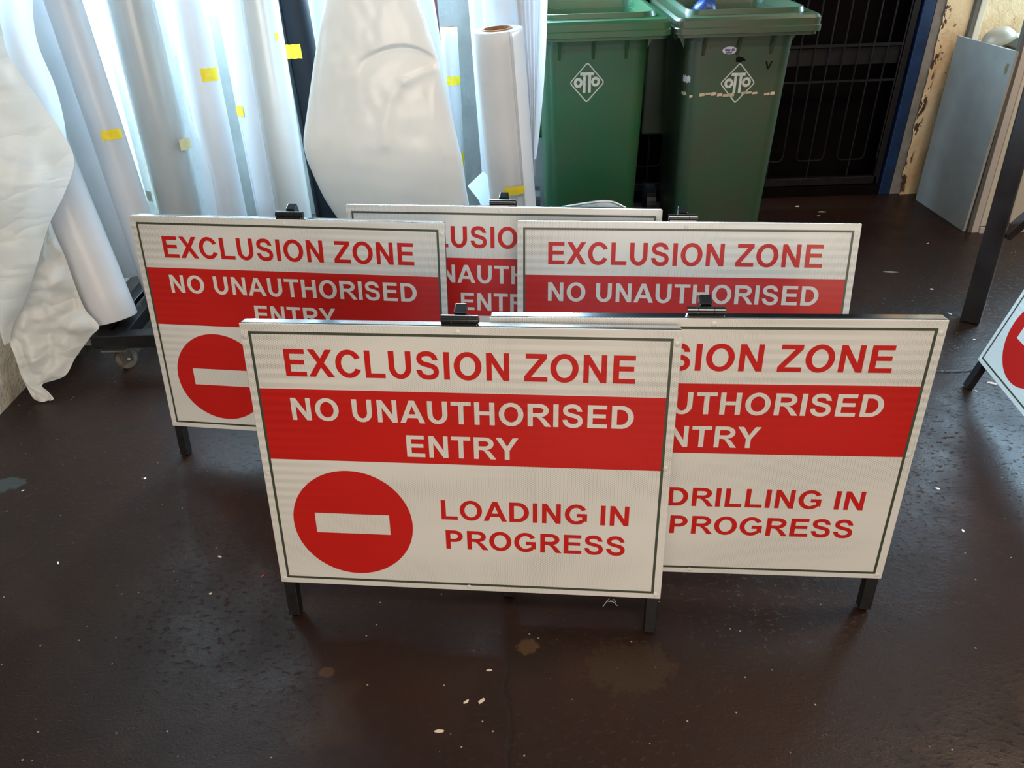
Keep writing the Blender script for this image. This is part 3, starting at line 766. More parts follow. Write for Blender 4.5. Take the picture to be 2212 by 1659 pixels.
# ------------------------------------------------------------------ rolls of sign film and paper
def make_roll(label, base, direction, length, r, core_r, mat, seam=0.0, seam_h=.0022, group='rolls of film and paper leaning at the back wall', name='film_roll', mirror=False):
    d = Vector(direction).normalized()
    xw = Vector((1, 0, 0)); xw = (xw - d*xw.dot(d)).normalized(); yw = d.cross(xw)
    mat4 = Matrix(((xw.x, yw.x, d.x, base[0]), (xw.y, yw.y, d.y, base[1]), (xw.z, yw.z, d.z, base[2]), (0, 0, 0, 1)))
    root = empty(name, label=label, cat='roll', group=group); root.matrix_world = mat4
    n = 72
    def rad(i):       # spiral: a small step where the outer turn ends
        return r - seam_h*(i/n if mirror else 1 - i/n)
    zs = [0.0, .003] + [length*k/12 for k in range(1, 12)] + [length-.003, length]
    V, F = [], []
    for z in zs:
        cut = .0015 if z in (0.0, length) else 0.0
        for i in range(n+1):
            a = seam + 2*PI*i/n
            rr = rad(i) - cut
            V.append((rr*math.cos(a), rr*math.sin(a), z))
    m_ = n+1
    for j in range(len(zs)-1):
        for i in range(n): F.append((j*m_+i, j*m_+i+1, (j+1)*m_+i+1, (j+1)*m_+i))
        F.append((j*m_+n, j*m_, (j+1)*m_, (j+1)*m_+n))
    for row, z, flip in ((0, 0.0, True), (len(zs)-1, length, False)):
        b0 = len(V)
        for i in range(n+1):
            a = seam + 2*PI*i/n; V.append((core_r*math.cos(a), core_r*math.sin(a), z))
        for i in range(n):
            q = (row*m_+i, row*m_+i+1, b0+i+1, b0+i); F.append(q[::-1] if flip else q)
    o = mesh('wound_film', V, F, mat, root); smooth_angle(o, 30)
    bm = bmesh.new(); k = 40; cr = core_r - .0005
    ring = []
    for (q, z) in ((cr, 0.0), (cr, length+.004), (cr-.006, length+.004), (cr-.006, 0.0)):
        ring.append([bm.verts.new((q*math.cos(2*PI*i/k), q*math.sin(2*PI*i/k), z)) for i in range(k)])
    for a, b2 in zip(ring, ring[1:]+ring[:1]):
        for i in range(k): bm.faces.new((a[i], a[(i+1) % k], b2[(i+1) % k], b2[i]))
    smooth_angle(from_bm('cardboard_core', bm, M['card'], root), 40)
    return root, mat4
def tape_on(roll, r, px0, px1, py0, py1, mat=None, name='tape', lift=.0014):
    """piece of tape lying on the roll where the photograph shows it"""
    root, mat4 = roll; inv = mat4.inverted()
    def hit(px, py):
        o = inv @ EYE; d = inv.to_3x3() @ ray(px, py)
        A = d.x*d.x+d.y*d.y; B = 2*(o.x*d.x+o.y*d.y); Cc = o.x*o.x+o.y*o.y-(r+lift)**2
        disc = B*B-4*A*Cc
        t = (-B-math.sqrt(disc))/(2*A) if disc > 0 else -B/(2*A)
        p = o+d*t; return math.atan2(p.y, p.x), p.z
    pa, pb_ = py0 if isinstance(py0, tuple) else (py0, py0)
    g = [hit(px0, pa), hit(px1, pb_), hit(px1, py1), hit(px0, py1)]
    a0, a1 = g[0][0], g[1][0]
    if a1 < a0: a1 += 2*PI
    z1, z0 = max(g[0][1], g[1][1]), min(g[2][1], g[3][1])
    V, F, n = [], [], 10
    for i in range(n+1):
        a = a0+(a1-a0)*i/n
        for z in (z0, z1):
            zz = z + .0012*math.sin(i*1.7+z*50)
            V.append(((r+lift)*math.cos(a), (r+lift)*math.sin(a), zz))
    for i in range(n): F.append((2*i, 2*i+2, 2*i+3, 2*i+1))
    return mesh(name, V, F, mat or M['tape'], root)
def roll_px(label, b, t, r, core_r, mat, length, zbase=.158, **kw):
    A, B = at(*b), at(*t); d = (B-A).normalized()
    base = A + d*((zbase + r*math.hypot(d.x, d.y) - A.z)/d.z)
    return make_roll(label, base, d, length, r, core_r, mat, **kw)

R0 = roll_px('white roll leaning left with its foot on the trolley corner', (254, 702, 2.545), (161, 480, 2.62), .083, .045, M['vinyl_white'], 1.16, seam=2.6)
R0b = roll_px('cool white roll behind the leftmost taped roll', (252, 480, 3.04), (98, 0, 3.09), .092, .04, M['vinyl_blue'], 1.63, seam=1.0)
R1 = roll_px('leftmost taped white roll, yellow tape low on its right side', (291, 465, 2.83), (136, 0, 2.90), .060, .035, M['vinyl_blue'], 1.63, seam=-.9)
tape_on(R1, .060, 215, 259, (284, 276), 299)
R3 = roll_px('grey satin roll inside clear plastic wrap', (392, 465, 3.10), (281, 0, 3.16), .086, .045, M['vinyl_grey'], 1.63, seam=-2.9)
tape_on(R3, .1105, 386, 410, (302, 300), 321, M['tape_old'], lift=.003)
tape_on(R3, .1105, 309, 325, 414, 432, M['tape_old'], lift=.003)
V, F, n = [], [], 56
for j in range(19):
    z = .004 + 1.60*j/18
    for i in range(n+1):
        a = -2.2 + 2*PI*i/n
        rr = .1095 + .0035*noise.noise((math.cos(a)*2, math.sin(a)*2, z*1.5)) + .0012*math.sin(a*9)
        V.append((rr*math.cos(a)-.006, rr*math.sin(a), z))
for j in range(18):
    for i in range(n): F.append((j*(n+1)+i, j*(n+1)+i+1, (j+1)*(n+1)+i+1, (j+1)*(n+1)+i))
mesh('plastic_wrap', V, F, M['film'], R3[0], smooth=True)
R4 = roll_px('cool white roll just right of the plastic-wrapped roll', (440, 465, 3.50), (350, 0, 3.56), .070, .04, M['vinyl_blue'], 1.63, seam=.4)
R5 = roll_px('white roll with yellow tape over its right edge, left of the bare wall strip', (498, 465, 3.30), (402, 0, 3.38), .073, .04, M['vinyl_white'], 1.63, seam=-.5)
tape_on(R5, .073, 433, 467, (156, 145), 174)
R6 = roll_px('white roll with small yellow tape, right of the bare wall strip', (590, 465, 3.52), (504, 0, 3.60), .073, .04, M['vinyl_white'], 1.63, seam=-2.4)
tape_on(R6, .073, 505, 523, 229, 250)
R7 = roll_px('pearl grey glossy roll beside the dark navy roll', (636, 465, 3.20), (559, 0, 3.28), .075, .04, M['vinyl_pearl'], 1.63, seam=-.2)
R8 = roll_px('dark navy blue roll with yellow tape near the top', (714, 465, 3.42), (631, 0, 3.50), .066, .035, M['vinyl_navy'], 1.63, seam=-2.2, seam_h=.004)
tape_on(R8, .066, 615, 648, (103, 95), 126)
tape_on(R7, .075, 593, 600, 71, 88)
R8b = roll_px('white roll half seen between the navy roll and the ivory sheet', (765, 465, 3.70), (690, 0, 3.78), .062, .035, M['vinyl_blue'], 1.63)
R10 = roll_px('narrow white roll behind the right edge of the ivory sheet', (962, 300, 3.55), (912, 0, 3.60), .050, .03, M['vinyl_blue'], 1.4)
R11 = roll_px('short thin roll with yellow tape against the bare plaster', (985, 330, 3.78), (972, 114, 3.84), .041, .037, M['vinyl_white'], .80, zbase=.17)
# set the short roll's length so that its top stands where the photo shows it
tape_on(R11, .041, 964, 993, 166, 183)
tape_on(R11, .041, 993, 1002, 331, 360)
R9 = roll_px('front white paper roll with brown cardboard core showing, taped near its foot', (1108, 450, 2.86), (1073, 63, 2.855), .0920, .053, M['paper_white'], 1.086, zbase=.0, seam=-1.06, seam_h=.009, mirror=True)
tape_on(R9, .103, 1088, 1133, (406, 402), 417)
# loose outer turn of the white paper roll, its free edge standing off to the right of centre
V, F, n = [], [], 20
for j in range(13):
    z = .002 + 1.082*j/12
    for i in range(n+1):
        t = i/n; a = -1.08 + .95*t
        rr = .0924 + (.010 + .006*z)*(1-t)**2 + .0006*math.sin(z*9)
        V.append((rr*math.cos(a), rr*math.sin(a), z))
for j in range(12):
    for i in range(n): F.append((j*(n+1)+i, j*(n+1)+i+1, (j+1)*(n+1)+i+1, (j+1)*(n+1)+i))
mesh('loose_edge', V, F, M['paper_white'], R9[0], smooth=True)
R12 = roll_px('pale blue roll behind the white paper roll', (1100, 300, 3.085), (1086, 0, 3.09), .078, .045, M['vinyl_blue'], 1.63, zbase=.0)
R13 = roll_px('pale lilac roll left of and behind the pale blue roll', (1060, 200, 3.58), (1046, 0, 3.62), .070, .04, M['vinyl_white'], 1.63, zbase=.0)

# maroon batten behind the ivory sheet
bm = bmesh.new(); add_bar(bm, at(968, 330, 3.70) - Vector((0, 0, at(968, 330, 3.70).z - .165)), at(935, 0, 3.70) + Vector((0, 0, .25)), .030, .030, .002)
tag(from_bm('timber_batten', bm, M['wood_maroon']), 'maroon painted timber batten standing behind the ivory sheet', 'batten')

# ------------------------------------------------------------------ loose hanging sheets
def sheet(name, rows, mat, nu=26, nv=6, bulge=.03, amp=.006, fr=5.0, seed=0, thick=.0012, fold=None):
    """rows of (left px, left py, left Y, right px, right py, right Y) turned into a smooth crumpled sheet"""
    P = [(at(r[0], r[1], r[2]), at(r[3], r[4], r[5])) for r in rows]
    def cr(p0, p1, p2, p3, t):
        return 0.5*((2*p1)+(p2-p0)*t+(2*p0-5*p1+4*p2-p3)*t*t+(3*p1-p0-3*p2+p3)*t**3)
    L = []
    for j in range(len(P)-1):
        for s in range(nv):
            t = s/nv
            q = [P[max(j-1, 0)], P[j], P[j+1], P[min(j+2, len(P)-1)]]
            L.append((cr(q[0][0], q[1][0], q[2][0], q[3][0], t), cr(q[0][1], q[1][1], q[2][1], q[3][1], t), (j+t)/(len(P)-1)))
    L.append((P[-1][0], P[-1][1], 1.0))
    V = []
    for a, b2, v in L:
        for i in range(nu+1):
            u = i/nu; p = a.lerp(b2, u)
            h = bulge*math.sin(PI*u)
            e = min(1.0, 6*u, 6*(1-u))
            q = p*fr
            h += amp*(abs(noise.noise((q.x*1.4+seed, q.y, q.z)))*2-.6 + .6*noise.noise((q.x*3+seed, q.y*3, q.z*3)))*e
            if fold: h += fold(u, v)
            V.append(p + Vector((0, -h, 0)))
    m_ = nu+1; F = [(j*m_+i, j*m_+i+1, (j+1)*m_+i+1, (j+1)*m_+i) for j in range(len(L)-1) for i in range(nu)]
    o = mesh(name, V, F, mat, smooth=True)
    return o
s1 = sheet('loose_sheet', [
    (-130, -60, 2.44, -40, -60, 2.50), (-130, 40, 2.42, -2, 40, 2.50), (-130, 120, 2.40, 20, 122, 2.49), (-130, 210, 2.38, 84, 214, 2.47), (-120, 290, 2.36, 132, 283, 2.45),
    (-110, 350, 2.34, 160, 346, 2.43), (-90, 420, 2.33, 140, 416, 2.40), (-60, 500, 2.32, 106, 486, 2.38), (-40, 580, 2.31, 82, 564, 2.35),
    (-20, 650, 2.31, 55, 648, 2.33), (-2, 700, 2.31, 28, 702, 2.32), (12, 735, 2.305, 22, 740, 2.305)],
    M['sheet_crumpled'], bulge=.035, amp=.013, fr=4.0, seed=3)
tag(s1, 'large crumpled off-white sheet hanging at the far left, in front of the rolls', 'sheet')
s2 = sheet('loose_sheet', [
    (100, 462, 2.47, 106, 468, 2.47), (98, 500, 2.45, 118, 505, 2.47), (86, 550, 2.425, 140, 553, 2.475), (70, 600, 2.40, 160, 610, 2.465), (50, 655, 2.375, 184, 668, 2.455), (30, 695, 2.355, 214, 704, 2.435), (18, 728, 2.335, 196, 727, 2.425),
    (34, 775, 2.30, 163, 773, 2.39), (46, 812, 2.29, 140, 812, 2.345), (58, 836, 2.28, 92, 830, 2.31), (66, 852, 2.272, 104, 846, 2.285), (76, 864, 2.268, 116, 861, 2.262), (90, 868, 2.262, 108, 866, 2.258)],
    M['sheet_crumpled'], nu=34, nv=8, bulge=.008, amp=.020, fr=9.0, seed=11)
tag(s2, 'crumpled lower sheet trailing to the floor beside the left wall', 'sheet')
def bright_fold(u, v): return .012*math.sin(u*11+v*2.5) + .007*math.sin(u*23-v*4)
s3 = sheet('loose_sheet', [
    (-120, -60, 2.56, 74, -60, 2.58), (-120, 0, 2.56, 66, 0, 2.575), (-110, 90, 2.555, 78, 90, 2.57), (-100, 200, 2.55, 124, 198, 2.55), (-80, 300, 2.54, 146, 300, 2.52),
    (-50, 380, 2.53, 134, 372, 2.50), (-20, 470, 2.52, 108, 455, 2.49)],
    M['sheet_bright'], bulge=.0, amp=.004, fr=4.0, seed=23, fold=bright_fold)
tag(s3, 'bright backlit white sheet in long folds behind the crumpled off-white sheet', 'sheet')
# loose tails of two rolls
s4 = sheet('loose_tail', [(376, 120, 3.25, 392, 120, 3.25), (396, 250, 3.25, 412, 250, 3.245), (404, 310, 3.245, 432, 310, 3.235), (412, 370, 3.24, 453, 372, 3.225), (420, 420, 3.24, 464, 424, 3.22), (430, 470, 3.24, 471, 468, 3.215), (434, 510, 3.24, 478, 510, 3.215)],
    M['vinyl_blue'], nu=14, bulge=.006, amp=.002, seed=5)
tag(s4, 'loose curling tail of film between the plastic-wrapped roll and the taped white roll', 'sheet')
# big ivory sheet rolled into a wide cone
rows_px = [(712, 886, -130), (707, 895, -60), (701, 904, 0), (690, 922, 55), (678, 946, 130), (664, 972, 230), (656, 985, 290), (659, 992, 322), (669, 999, 352), (700, 1008, 418), (734, 1017, 472), (775, 1022, 560), (796, 1018, 640)]
def crv(a, b2, c2, d, t): return 0.5*((2*b2)+(c2-a)*t+(2*a-5*b2+4*c2-d)*t*t+(3*b2-a-3*c2+d)*t**3)
dense = []
for j in range(len(rows_px)-1):
    for s in range(22):
        t = s/22; q = [rows_px[max(j-1, 0)], rows_px[j], rows_px[j+1], rows_px[min(j+2, len(rows_px)-1)]]
        dense.append(tuple(crv(q[0][k], q[1][k], q[2][k], q[3][k], t) for k in range(3)))
dense.append(rows_px[-1])
def seg_ridge(px, py, pts, wdt):
    """nearness (0..1) of a point to a crease drawn through pts"""
    best = 1e9
    for (x0, y0), (x1, y1) in zip(pts, pts[1:]):
        dx, dy = x1-x0, y1-y0; t = max(0, min(1, ((px-x0)*dx+(py-y0)*dy)/(dx*dx+dy*dy)))
        best = min(best, math.hypot(px-x0-t*dx, py-y0-t*dy))
    return math.exp(-(best/wdt)**1.3)
def crease(px, py):
    h = 0.0
    # the film is pushed in under an arched crease on the upper right, with folds running out of it
    ax_ = (px-868)/92.0
    if -1.0 < ax_ < .95:
        dlt = py - (94 + 50*max(ax_, 0)**2 + 34*min(ax_, 0)**2)
        w_ = (1-abs(ax_)**2.5)
        st = max(0.0, min(1.0, (dlt+4)/9.0)); st = st*st*(3-2*st)
        h += (-.022*math.exp(-max(dlt, 0)/52.0)*st + .002*math.exp(-abs(dlt)/10.0))*w_
    h += .010*seg_ridge(px, py, [(877, 170), (915, 156), (952, 148)], 9)
    h += .008*seg_ridge(px, py, [(877, 170), (850, 205), (836, 262), (840, 300)], 12)
    h += .006*seg_ridge(px, py, [(950, 150), (940, 205), (944, 260), (962, 330)], 8)
    h -= .007*seg_ridge(px, py, [(800, 112), (778, 150), (752, 195), (748, 230)], 14)
    h -= .005*seg_ridge(px, py, [(700, 60), (690, 160), (684, 300)], 8)
    return h
V, F, nn_ = [], [], 150
for pl, pr, py in dense:
    a, b2 = at(pl, py, 2.86), at(pr, py, 2.86)
    c = (a+b2)/2; hwid = (b2-a).length/2
    for i in range(nn_):
        th = PI + 2*PI*i/nn_           # starts at the left edge and runs over the front
        x_, y_ = math.cos(th), math.sin(th)
        dep = hwid*(.34 if y_ < 0 else .28)
        p = Vector((c.x + hwid*x_, c.y + dep*math.copysign(abs(y_)**.8, y_), max(c.z, .162)))
        if y_ < 0:
            pxx = pl + (pr-pl)*(x_+1)/2
            f_ = min(1, -y_*2.5)
            p.y -= f_*(crease(pxx, py) + .007*noise.noise((pxx*.012, py*.010, 2.0)) + .0022*noise.noise((pxx*.05, py*.03, 5.0)))
        V.append(p)
nr = len(dense)
F = [(j*nn_+i, j*nn_+(i+1) % nn_, (j+1)*nn_+(i+1) % nn_, (j+1)*nn_+i) for j in range(nr-1) for i in range(nn_)]
o = mesh('rolled_sheet', V, F, M['sheet_ivory'], smooth=True)
bm = bmesh.new(); bm.from_mesh(o.data); bmesh.ops.recalc_face_normals(bm, faces=bm.faces); bm.to_mesh(o.data); bm.free()
tag(o, 'big ivory glossy sheet curled into a wide cone, creased, between navy roll and plaster', 'sheet')
# folded grey-white sheets hanging beside the left bin
def pleat(u, v): return .010*math.sin(u*19)*(1-.5*v)
s5 = sheet('pleated_sheet', [(1108, -60, 2.975, 1168, -60, 2.97), (1112, 0, 2.975, 1167, 0, 2.97), (1122, 100, 2.975, 1164, 100, 2.968), (1134, 200, 2.975, 1161, 200, 2.965), (1142, 300, 2.975, 1158, 300, 2.96), (1149, 380, 2.975, 1156, 380, 2.96)],
    paper('grey_lilac_film', (0.58, 0.56, 0.58), .4, .25, .2), nu=48, bulge=.0, amp=.001, seed=31, fold=pleat)
tag(s5, 'grey lilac pleated sheet hanging right of the white paper roll', 'sheet')
s6 = sheet('pleated_sheet', [(1163, -60, 2.938, 1187, -60, 3.00), (1164, 0, 2.938, 1183, 0, 3.00), (1163, 90, 2.935, 1180, 90, 2.995), (1160, 180, 2.935, 1175, 180, 2.99), (1156, 270, 2.935, 1167, 270, 2.98), (1153, 345, 2.935, 1158, 345, 2.95)],
    M['sheet_bright'], nu=16, bulge=-.006, amp=.001, seed=37)
tag(s6, 'narrow bright white sheet edge hanging against the left green bin', 'sheet')
# paper offcut corner at the foot of the white roll
P3 = [at(1010, 402, 3.0), at(1044, 370, 2.99), at(1064, 392, 2.985), at(1062, 470, 2.985), at(1046, 462, 2.995), at(1034, 432, 3.0)]
me = [p + Vector((0, .002, 0)) for p in P3]
o = mesh('paper_offcut', P3+me, [(0, 5, 4, 3, 2, 1), (6, 7, 8, 9, 10, 11)] + [(i, (i+1) % 6, 6+(i+1) % 6, 6+i) for i in range(6)], M['vinyl_blue'])
tag(o, 'bluish paper corner poking out left of the white paper roll', 'paper')

# ------------------------------------------------------------------ trolley under the rolls
tro = empty('roll_trolley', (-.9, 3.0, 0), 'black steel trolley on castors carrying the film rolls', 'trolley')
tro.matrix_world = Matrix.Translation((-.9, 3.0, 0))
def tp(name, bm, mat=None, par=None, smooth=False):
    o = from_bm(name, bm, mat or M['black_matt'], par or tro, smooth)
    if par is None: o.matrix_parent_inverse = tro.matrix_world.inverted()
    return o
z0, z1 = .102, .156
TX0, TX1, TY0, TY1 = -1.553, -.20, 2.452, 3.66
bm = bmesh.new(); add_box(bm, (TX0, TY0, z0), (TX1, TY0+.05, z1), .003); tp('front_bar', bm)
bm = bmesh.new(); add_box(bm, (TX0, TY1-.05, z0), (TX1, TY1, z1), .003); tp('rear_bar', bm)
for xa in (TX0, TX1-.05):
    bm = bmesh.new(); add_box(bm, (xa, TY0+.051, z0), (xa+.05, TY1-.051, z1), .003); tp('side_bar', bm)
bm = bmesh.new(); add_box(bm, (-1.485, TY0+.052, z0), (-1.430, TY1-.052, z1-.001), .003); tp('side_bar', bm)
for k in range(5):
    yy = 2.78 + .2*k
    bm = bmesh.new(); add_box(bm, (-1.429, yy, z1-.032), (TX1-.051, yy+.06, z1-.001), .002); tp('deck_slat', bm)
def castor(x, y, ang):
    bm = bmesh.new(); add_box(bm, (x-.045, y-.04, z0-.008), (x+.045, y+.04, z0-.0005), .001); add_cyl(bm, (x, y, z0-.016), (x, y, z0-.008), .024, 20)
    cst = tp('castor', bm, M['steel'])
    R = Matrix.Translation((x, y, 0)) @ Matrix.Rotation(ang, 4, 'Z')
    def sub(name, b_, mt):
        for v in b_.verts: v.co = R @ v.co
        o_ = from_bm(name, b_, mt, cst); return o_
    bm = bmesh.new(); add_cyl(bm, (-.012, .018, .038), (.012, .018, .038), .038, 32, cap=True)
    bmesh.ops.bevel(bm, geom=[e for e in bm.edges if e.is_manifold and e.calc_face_angle(0) > 1], offset=.004, segments=2, affect='EDGES')
    smooth_angle(sub('wheel', bm, M['rubber']), 30)
    for s in (-1, 1):
        bm = bmesh.new(); add_box(bm, (s*.0175-.0015, -.014, .03), (s*.0175+.0015, .032, z0-.014), .0005); sub('fork_plate', bm, M['steel'])
    bm = bmesh.new(); add_cyl(bm, (-.026, .018, .038), (.026, .018, .038), .0055, 10); sub('axle_bolt', bm, M['steel'])
castor(-1.475, 2.475, math.radians(-28))
castor(-.27, 2.50, math.radians(15)); castor(-1.475, 3.62, math.radians(40)); castor(-.27, 3.62, math.radians(-20))

# things behind the trailing sheet at the left
bm = bmesh.new(); add_cyl(bm, on_floor(150, 770) + Vector((0, .012, .001)), on_floor(150, 770) + Vector((-.012, .06, .45)), .034, 28)
o = from_bm('tube', bm, M['vinyl_grey']); smooth_angle(o, 40); tag(o, 'grey-white cardboard tube standing on the floor behind the trailing crumpled sheet', 'tube')
b0 = on_floor(185, 747)
o = box('board_offcut', (b0.x-.006, b0.y, 0.0), (b0.x+.022, b0.y+.014, .62), plain('beige_board', (0.42, 0.39, 0.34), .6), bevel=.001); tag(o, 'narrow beige board end standing left of the trolley bar', 'board')

# ------------------------------------------------------------------ galvanised plate leaning on the left bin
def plate():
    pts2 = []
    return [(1140, 474), (1178, 457), (1215, 447), (1255, 440.5), (1290, 436), (1304, 435), (1316, 435.3), (1327, 437.5), (1338, 442), (1352, 449), (1405, 480), (1330, 560), (1190, 560)]
pl = plate()
top = [at(x, y, 3.02) for x, y in pl]
bm = bmesh.new()
zt = max(p.z for p in top)
def lean(p): return Vector((p.x, p.y - (zt - p.z)*.30, p.z))
fr_ = [bm.verts.new(lean(p)) for p in top]; bk = [bm.verts.new(lean(p) + Vector((0, .003, 0))) for p in top]
bm.faces.new(fr_); bm.faces.new(bk[::-1])
k = len(fr_)
for i in range(k): bm.faces.new((fr_[i], fr_[(i+1) % k], bk[(i+1) % k], bk[i]))
pt = empty('metal_tray', label='galvanised tray edge with rounded corner peeking over the rearmost middle sign', cat='tray')
from_bm('tray_floor', bm, M['galv'], pt)
bm = bmesh.new(); add_tube_path(bm, [lean(p) + Vector((0, -.004, .002)) for p in top[:11]], .0052, 8); from_bm('rolled_rim', bm, plain('bright_rim', (0.72, 0.74, 0.75), .3, .5), pt, smooth=True)
# side walls and legs of the tray down to the floor
lo_, hi_ = lean(top[-1]), lean(top[-2])
bm = bmesh.new(); add_box(bm, (lo_.x, lo_.y-.006, 0.0), (lo_.x+.02, lo_.y+.012, lo_.z+.01)); add_box(bm, (hi_.x-.02, hi_.y-.006, 0.0), (hi_.x, hi_.y+.012, hi_.z+.01)); from_bm('tray_leg', bm, M['galv'], pt)

# ------------------------------------------------------------------ right side: boards, cabinet, bowl, post
bd = empty('leaning_board', label='grey painted board standing on edge against the cream things at right', cat='board')
V = [Vector((2.263, 4.005, 0.001)), Vector((2.281, 3.535, 0.001)), Vector((2.281, 3.553, .832)), Vector((2.263, 4.024, .830))]
off = Vector((.012, 0, 0))
mesh('board_face', V + [p + off for p in V], [(0, 3, 2, 1), (4, 5, 6, 7), (0, 1, 5, 4), (1, 2, 6, 5), (2, 3, 7, 6), (3, 0, 4, 7)], M['grey_board'], bd)
o = mesh('glue_stain', [(2.2796, 3.575, .735), (2.2794, 3.592, .728), (2.2790, 3.600, .760), (2.2792, 3.590, .778), (2.2796, 3.574, .775)], [(0, 4, 3, 2, 1)], plain('glue_stain', (0.22, 0.18, 0.10), .6), bd)
cb = empty('panel_board', label='tall cream enamelled panel leaning right of the grey board, behind the post', cat='panel')
def cpanel(name, x0, x1, y0, y1, z0, z1, mt, bev=.001):
    bm = bmesh.new(); add_box(bm, (x0, y0, z0), (x1, y1, z1), bev)
    for v in bm.verts: v.co = Vector((v.co.x, v.co.y + v.co.z*.056, v.co.z))
    return from_bm(name, bm, mt, cb)
cpanel('panel_edge', 2.297, 2.313, 3.520, 3.545, .0, 1.15, M['board_edge'])
cpanel('flange', 2.3135, 2.345, 3.516, 3.545, .0, 1.15, M['cream_dull'])
cpanel('panel_face', 2.3455, 3.10, 3.510, 3.545, .035, 1.15, M['cream'])
cpanel('plinth', 2.3455, 3.10, 3.502, 3.545, .0, .030, M['cream_dull'])
cab = empty('low_cabinet', label='low cream cabinet against the wall behind the grey board', cat='cabinet')
box('cabinet_body', (2.325, 3.68, .0), (3.10, 4.055, .775), M['cream_dull'], cab, .003)
box('worktop', (2.310, 3.66, .776), (3.10, 4.062, .800), M['cream'], cab, .003)
def bowl():
    bm = bmesh.new(); n = 36; rings = []
    for (r, z) in ((.0, 0), (.03, .0), (.055, .012), (.072, .035), (.080, .058), (.077, .058), (.068, .036), (.052, .016), (.0, .006)):
        rings.append([bm.verts.new((max(r, .001)*math.cos(2*PI*i/n), max(r, .001)*math.sin(2*PI*i/n), z)) for i in range(n)])
    for a, b2 in zip(rings, rings[1:]):
        for i in range(n): bm.faces.new((a[i], a[(i+1) % n], b2[(i+1) % n], b2[i]))
    return bm
bm = bowl()
c = at(2152, 100, 3.80)
Mx = Matrix.Translation((c.x-.002, 3.83, .884)) @ Matrix.Rotation(math.radians(-24), 4, 'Y') @ Matrix.Rotation(math.radians(180), 4, 'X')
for v in bm.verts: v.co = Mx @ (v.co*.95)
zmin = min(v.co.z for v in bm.verts)
for v in bm.verts: v.co.z -= zmin - .8005
o = from_bm('metal_bowl', bm, M['bowl'], smooth=True); tag(o, 'dull metal bowl tipped on its side above the grey board', 'bowl')
c = at(2196, 100, 3.76)
o = box('plastic_tub', (c.x+.012, 3.74, .8005), (c.x+.20, 3.90, .852), M['cream'], bevel=.008); tag(o, 'cream plastic tub beside the metal bowl at the right edge', 'tub')
# slanting dark post with brace
ps = empty('steel_post', on_floor(2110, 703), 'dark steel trestle post with diagonal brace at the right edge', 'post')
pb = on_floor(2110, 703)
def ppart(name, bm, mat):
    o = from_bm(name, bm, mat, ps); o.matrix_parent_inverse = Matrix.Translation(pb).inverted(); return o
d = Vector((-.055, 0.0, 1)).normalized()
bm = bmesh.new()
Mx = frame_of(pb + Vector((0, .045, .0)), pb + Vector((0, .045, 0)) + d) @ Matrix.Rotation(math.radians(52), 4, 'Z')
add_box(bm, (-.034, -.034, .003), (.034, .034, 1.75), .004, Mx)
ppart('upright', bm, M['dark_steel'])
bm = bmesh.new(); add_bar(bm, pb + Vector((.01, .03, .36)), pb + Vector((.56, .16, .86)), .036, .036, .003); ppart('brace', bm, M['dark_steel'])
bm = bmesh.new(); add_box(bm, (pb.x+.545, pb.y+.14, .003), (pb.x+.605, pb.y+.20, 1.75), .004); ppart('upright', bm, M['dark_steel'])
bm = bmesh.new(); add_bar(bm, pb + Vector((-.14, .03, 1.785)), pb + Vector((.64, .185, 1.785)), .06, .06, .004); ppart('top_beam', bm, M['dark_steel'])

# ------------------------------------------------------------------ scraps on the floor
def scrap(px, py, l, wd, ang, mat, label):
    p = on_floor(px, py); rnd = random.Random(px*7+py)
    n = 8; top_, bot = [], []
    for i in range(n):
        a = 2*PI*i/n; k = rnd.uniform(.65, 1.1)
        x_, y_ = l/2*math.cos(a)*k, wd/2*math.sin(a)*k
        q = Vector((p.x + x_*math.cos(ang)-y_*math.sin(ang), p.y + x_*math.sin(ang)+y_*math.cos(ang), 0))
        top_.append(q + Vector((0, 0, 0.0011+.0008*rnd.random()))); bot.append(q + Vector((0, 0, .0005)))
    F = [tuple(range(n)), tuple(range(2*n-1, n-1, -1))] + [(i, n+i, n+(i+1) % n, (i+1) % n) for i in range(n)]
    o = mesh('paper_scrap', top_+bot, F, mat)
    bm = bmesh.new(); bm.from_mesh(o.data); bmesh.ops.recalc_face_normals(bm, faces=bm.faces); bm.to_mesh(o.data); bm.free()
    tag(o, label, 'scrap', 'paper scraps on the floor')
S_, W_, Rd = M['scrap'], M['scrap_white'], M['scrap_red']
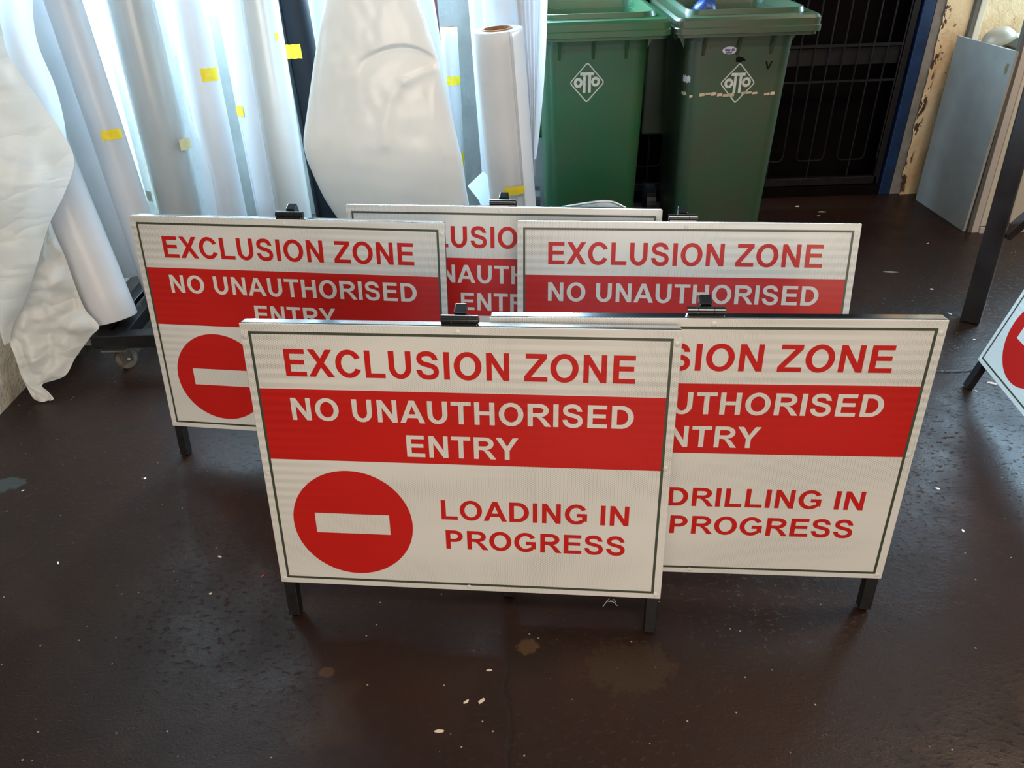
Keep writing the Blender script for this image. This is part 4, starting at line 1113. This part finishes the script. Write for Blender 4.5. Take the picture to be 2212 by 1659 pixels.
for a in (
    (1677, 399, .075, .022, .05, W_, 'torn white label strip on the floor beside the right bin'),
    (1722, 446, .028, .020, .3, S_, 'round beige flake before the gate, nearest the right bin'),
    (1776, 458, .050, .014, -.15, S_, 'larger beige sliver on the floor before the gate'),
    (1768, 466, .024, .010, .1, S_, 'small beige sliver below the larger one before the gate'),
    (1925, 588, .090, .014, -.12, S_, 'long thin beige sliver on the floor right of the rear sign'),
    (2012, 625, .016, .012, -.5, W_, 'small white chip between the rear sign and the dark post'),
    (2004, 526, .022, .006, .5, S_, 'pale thread on the floor left of the cream panel foot'),
    (2052, 678, .020, .008, -.9, W_, 'white chip just beyond the corner of the drilling sign'),
    (2142, 828, .045, .018, -.5, S_, 'beige paper flake beside the foot of the cut-off sign'),
    (2104, 734, .012, .010, .4, W_, 'small white chip in front of the dark post'),
    (2108, 845, .011, .009, .2, W_, 'white chip right of the black foot of the cut-off sign'),
    (2025, 1056, .014, .007, -.4, W_, 'white chip on the blue-lit floor right of the drilling sign'),
    (2080, 1147, .007, .012, .0, W_, 'upright white fleck on the lit floor, lowest at right'),
    (126, 1216, .016, .005, -1.0, W_, 'curled white shaving on the floor at lower left'),
    (475, 1203, .013, .006, -.4, S_, 'beige grain on the dark floor left of the front sign'),
    (455, 1283, .009, .007, -.4, S_, 'beige grain on the floor left of the front sign leg'),
    (568, 1244, .010, .005, .8, Rd, 'red plastic fleck beside the lower left of the front sign'),
    (313, 1034, .010, .008, .3, W_, 'white chip in front of the left rear sign leg'),
    (50, 1060, .010, .006, .8, W_, 'white chip near the left edge of the floor'),
    (1040, 1515, .022, .010, .6, S_, 'beige flake on the dark floor near the bottom centre'),
    (1008, 1516, .016, .008, .6, S_, 'smaller beige flake left of the one near the bottom centre'),
    (948, 1580, .026, .008, -.05, S_, 'tan flat flake on the floor close to the bottom edge'),
    (1057, 1448, .018, .006, .1, S_, 'grey beige sliver on the floor below the front sign'),
): scrap(*a)
# short thread tangle lying under the front sign
bm = bmesh.new()
for (p, q) in (((1302, 1312), (1316, 1294)), ((1310, 1300), (1334, 1310)), ((1318, 1298), (1330, 1302))):
    a, b2 = on_floor(*p), on_floor(*q); a.z = b2.z = .002; mid_ = (a+b2)/2 + Vector((.003, .002, .004)); add_tube_path(bm, [a, mid_, b2], .0008, 6)
tag(from_bm('thread', bm, M['scrap_white']), 'thin pale thread tangle under the right end of the front sign', 'thread')
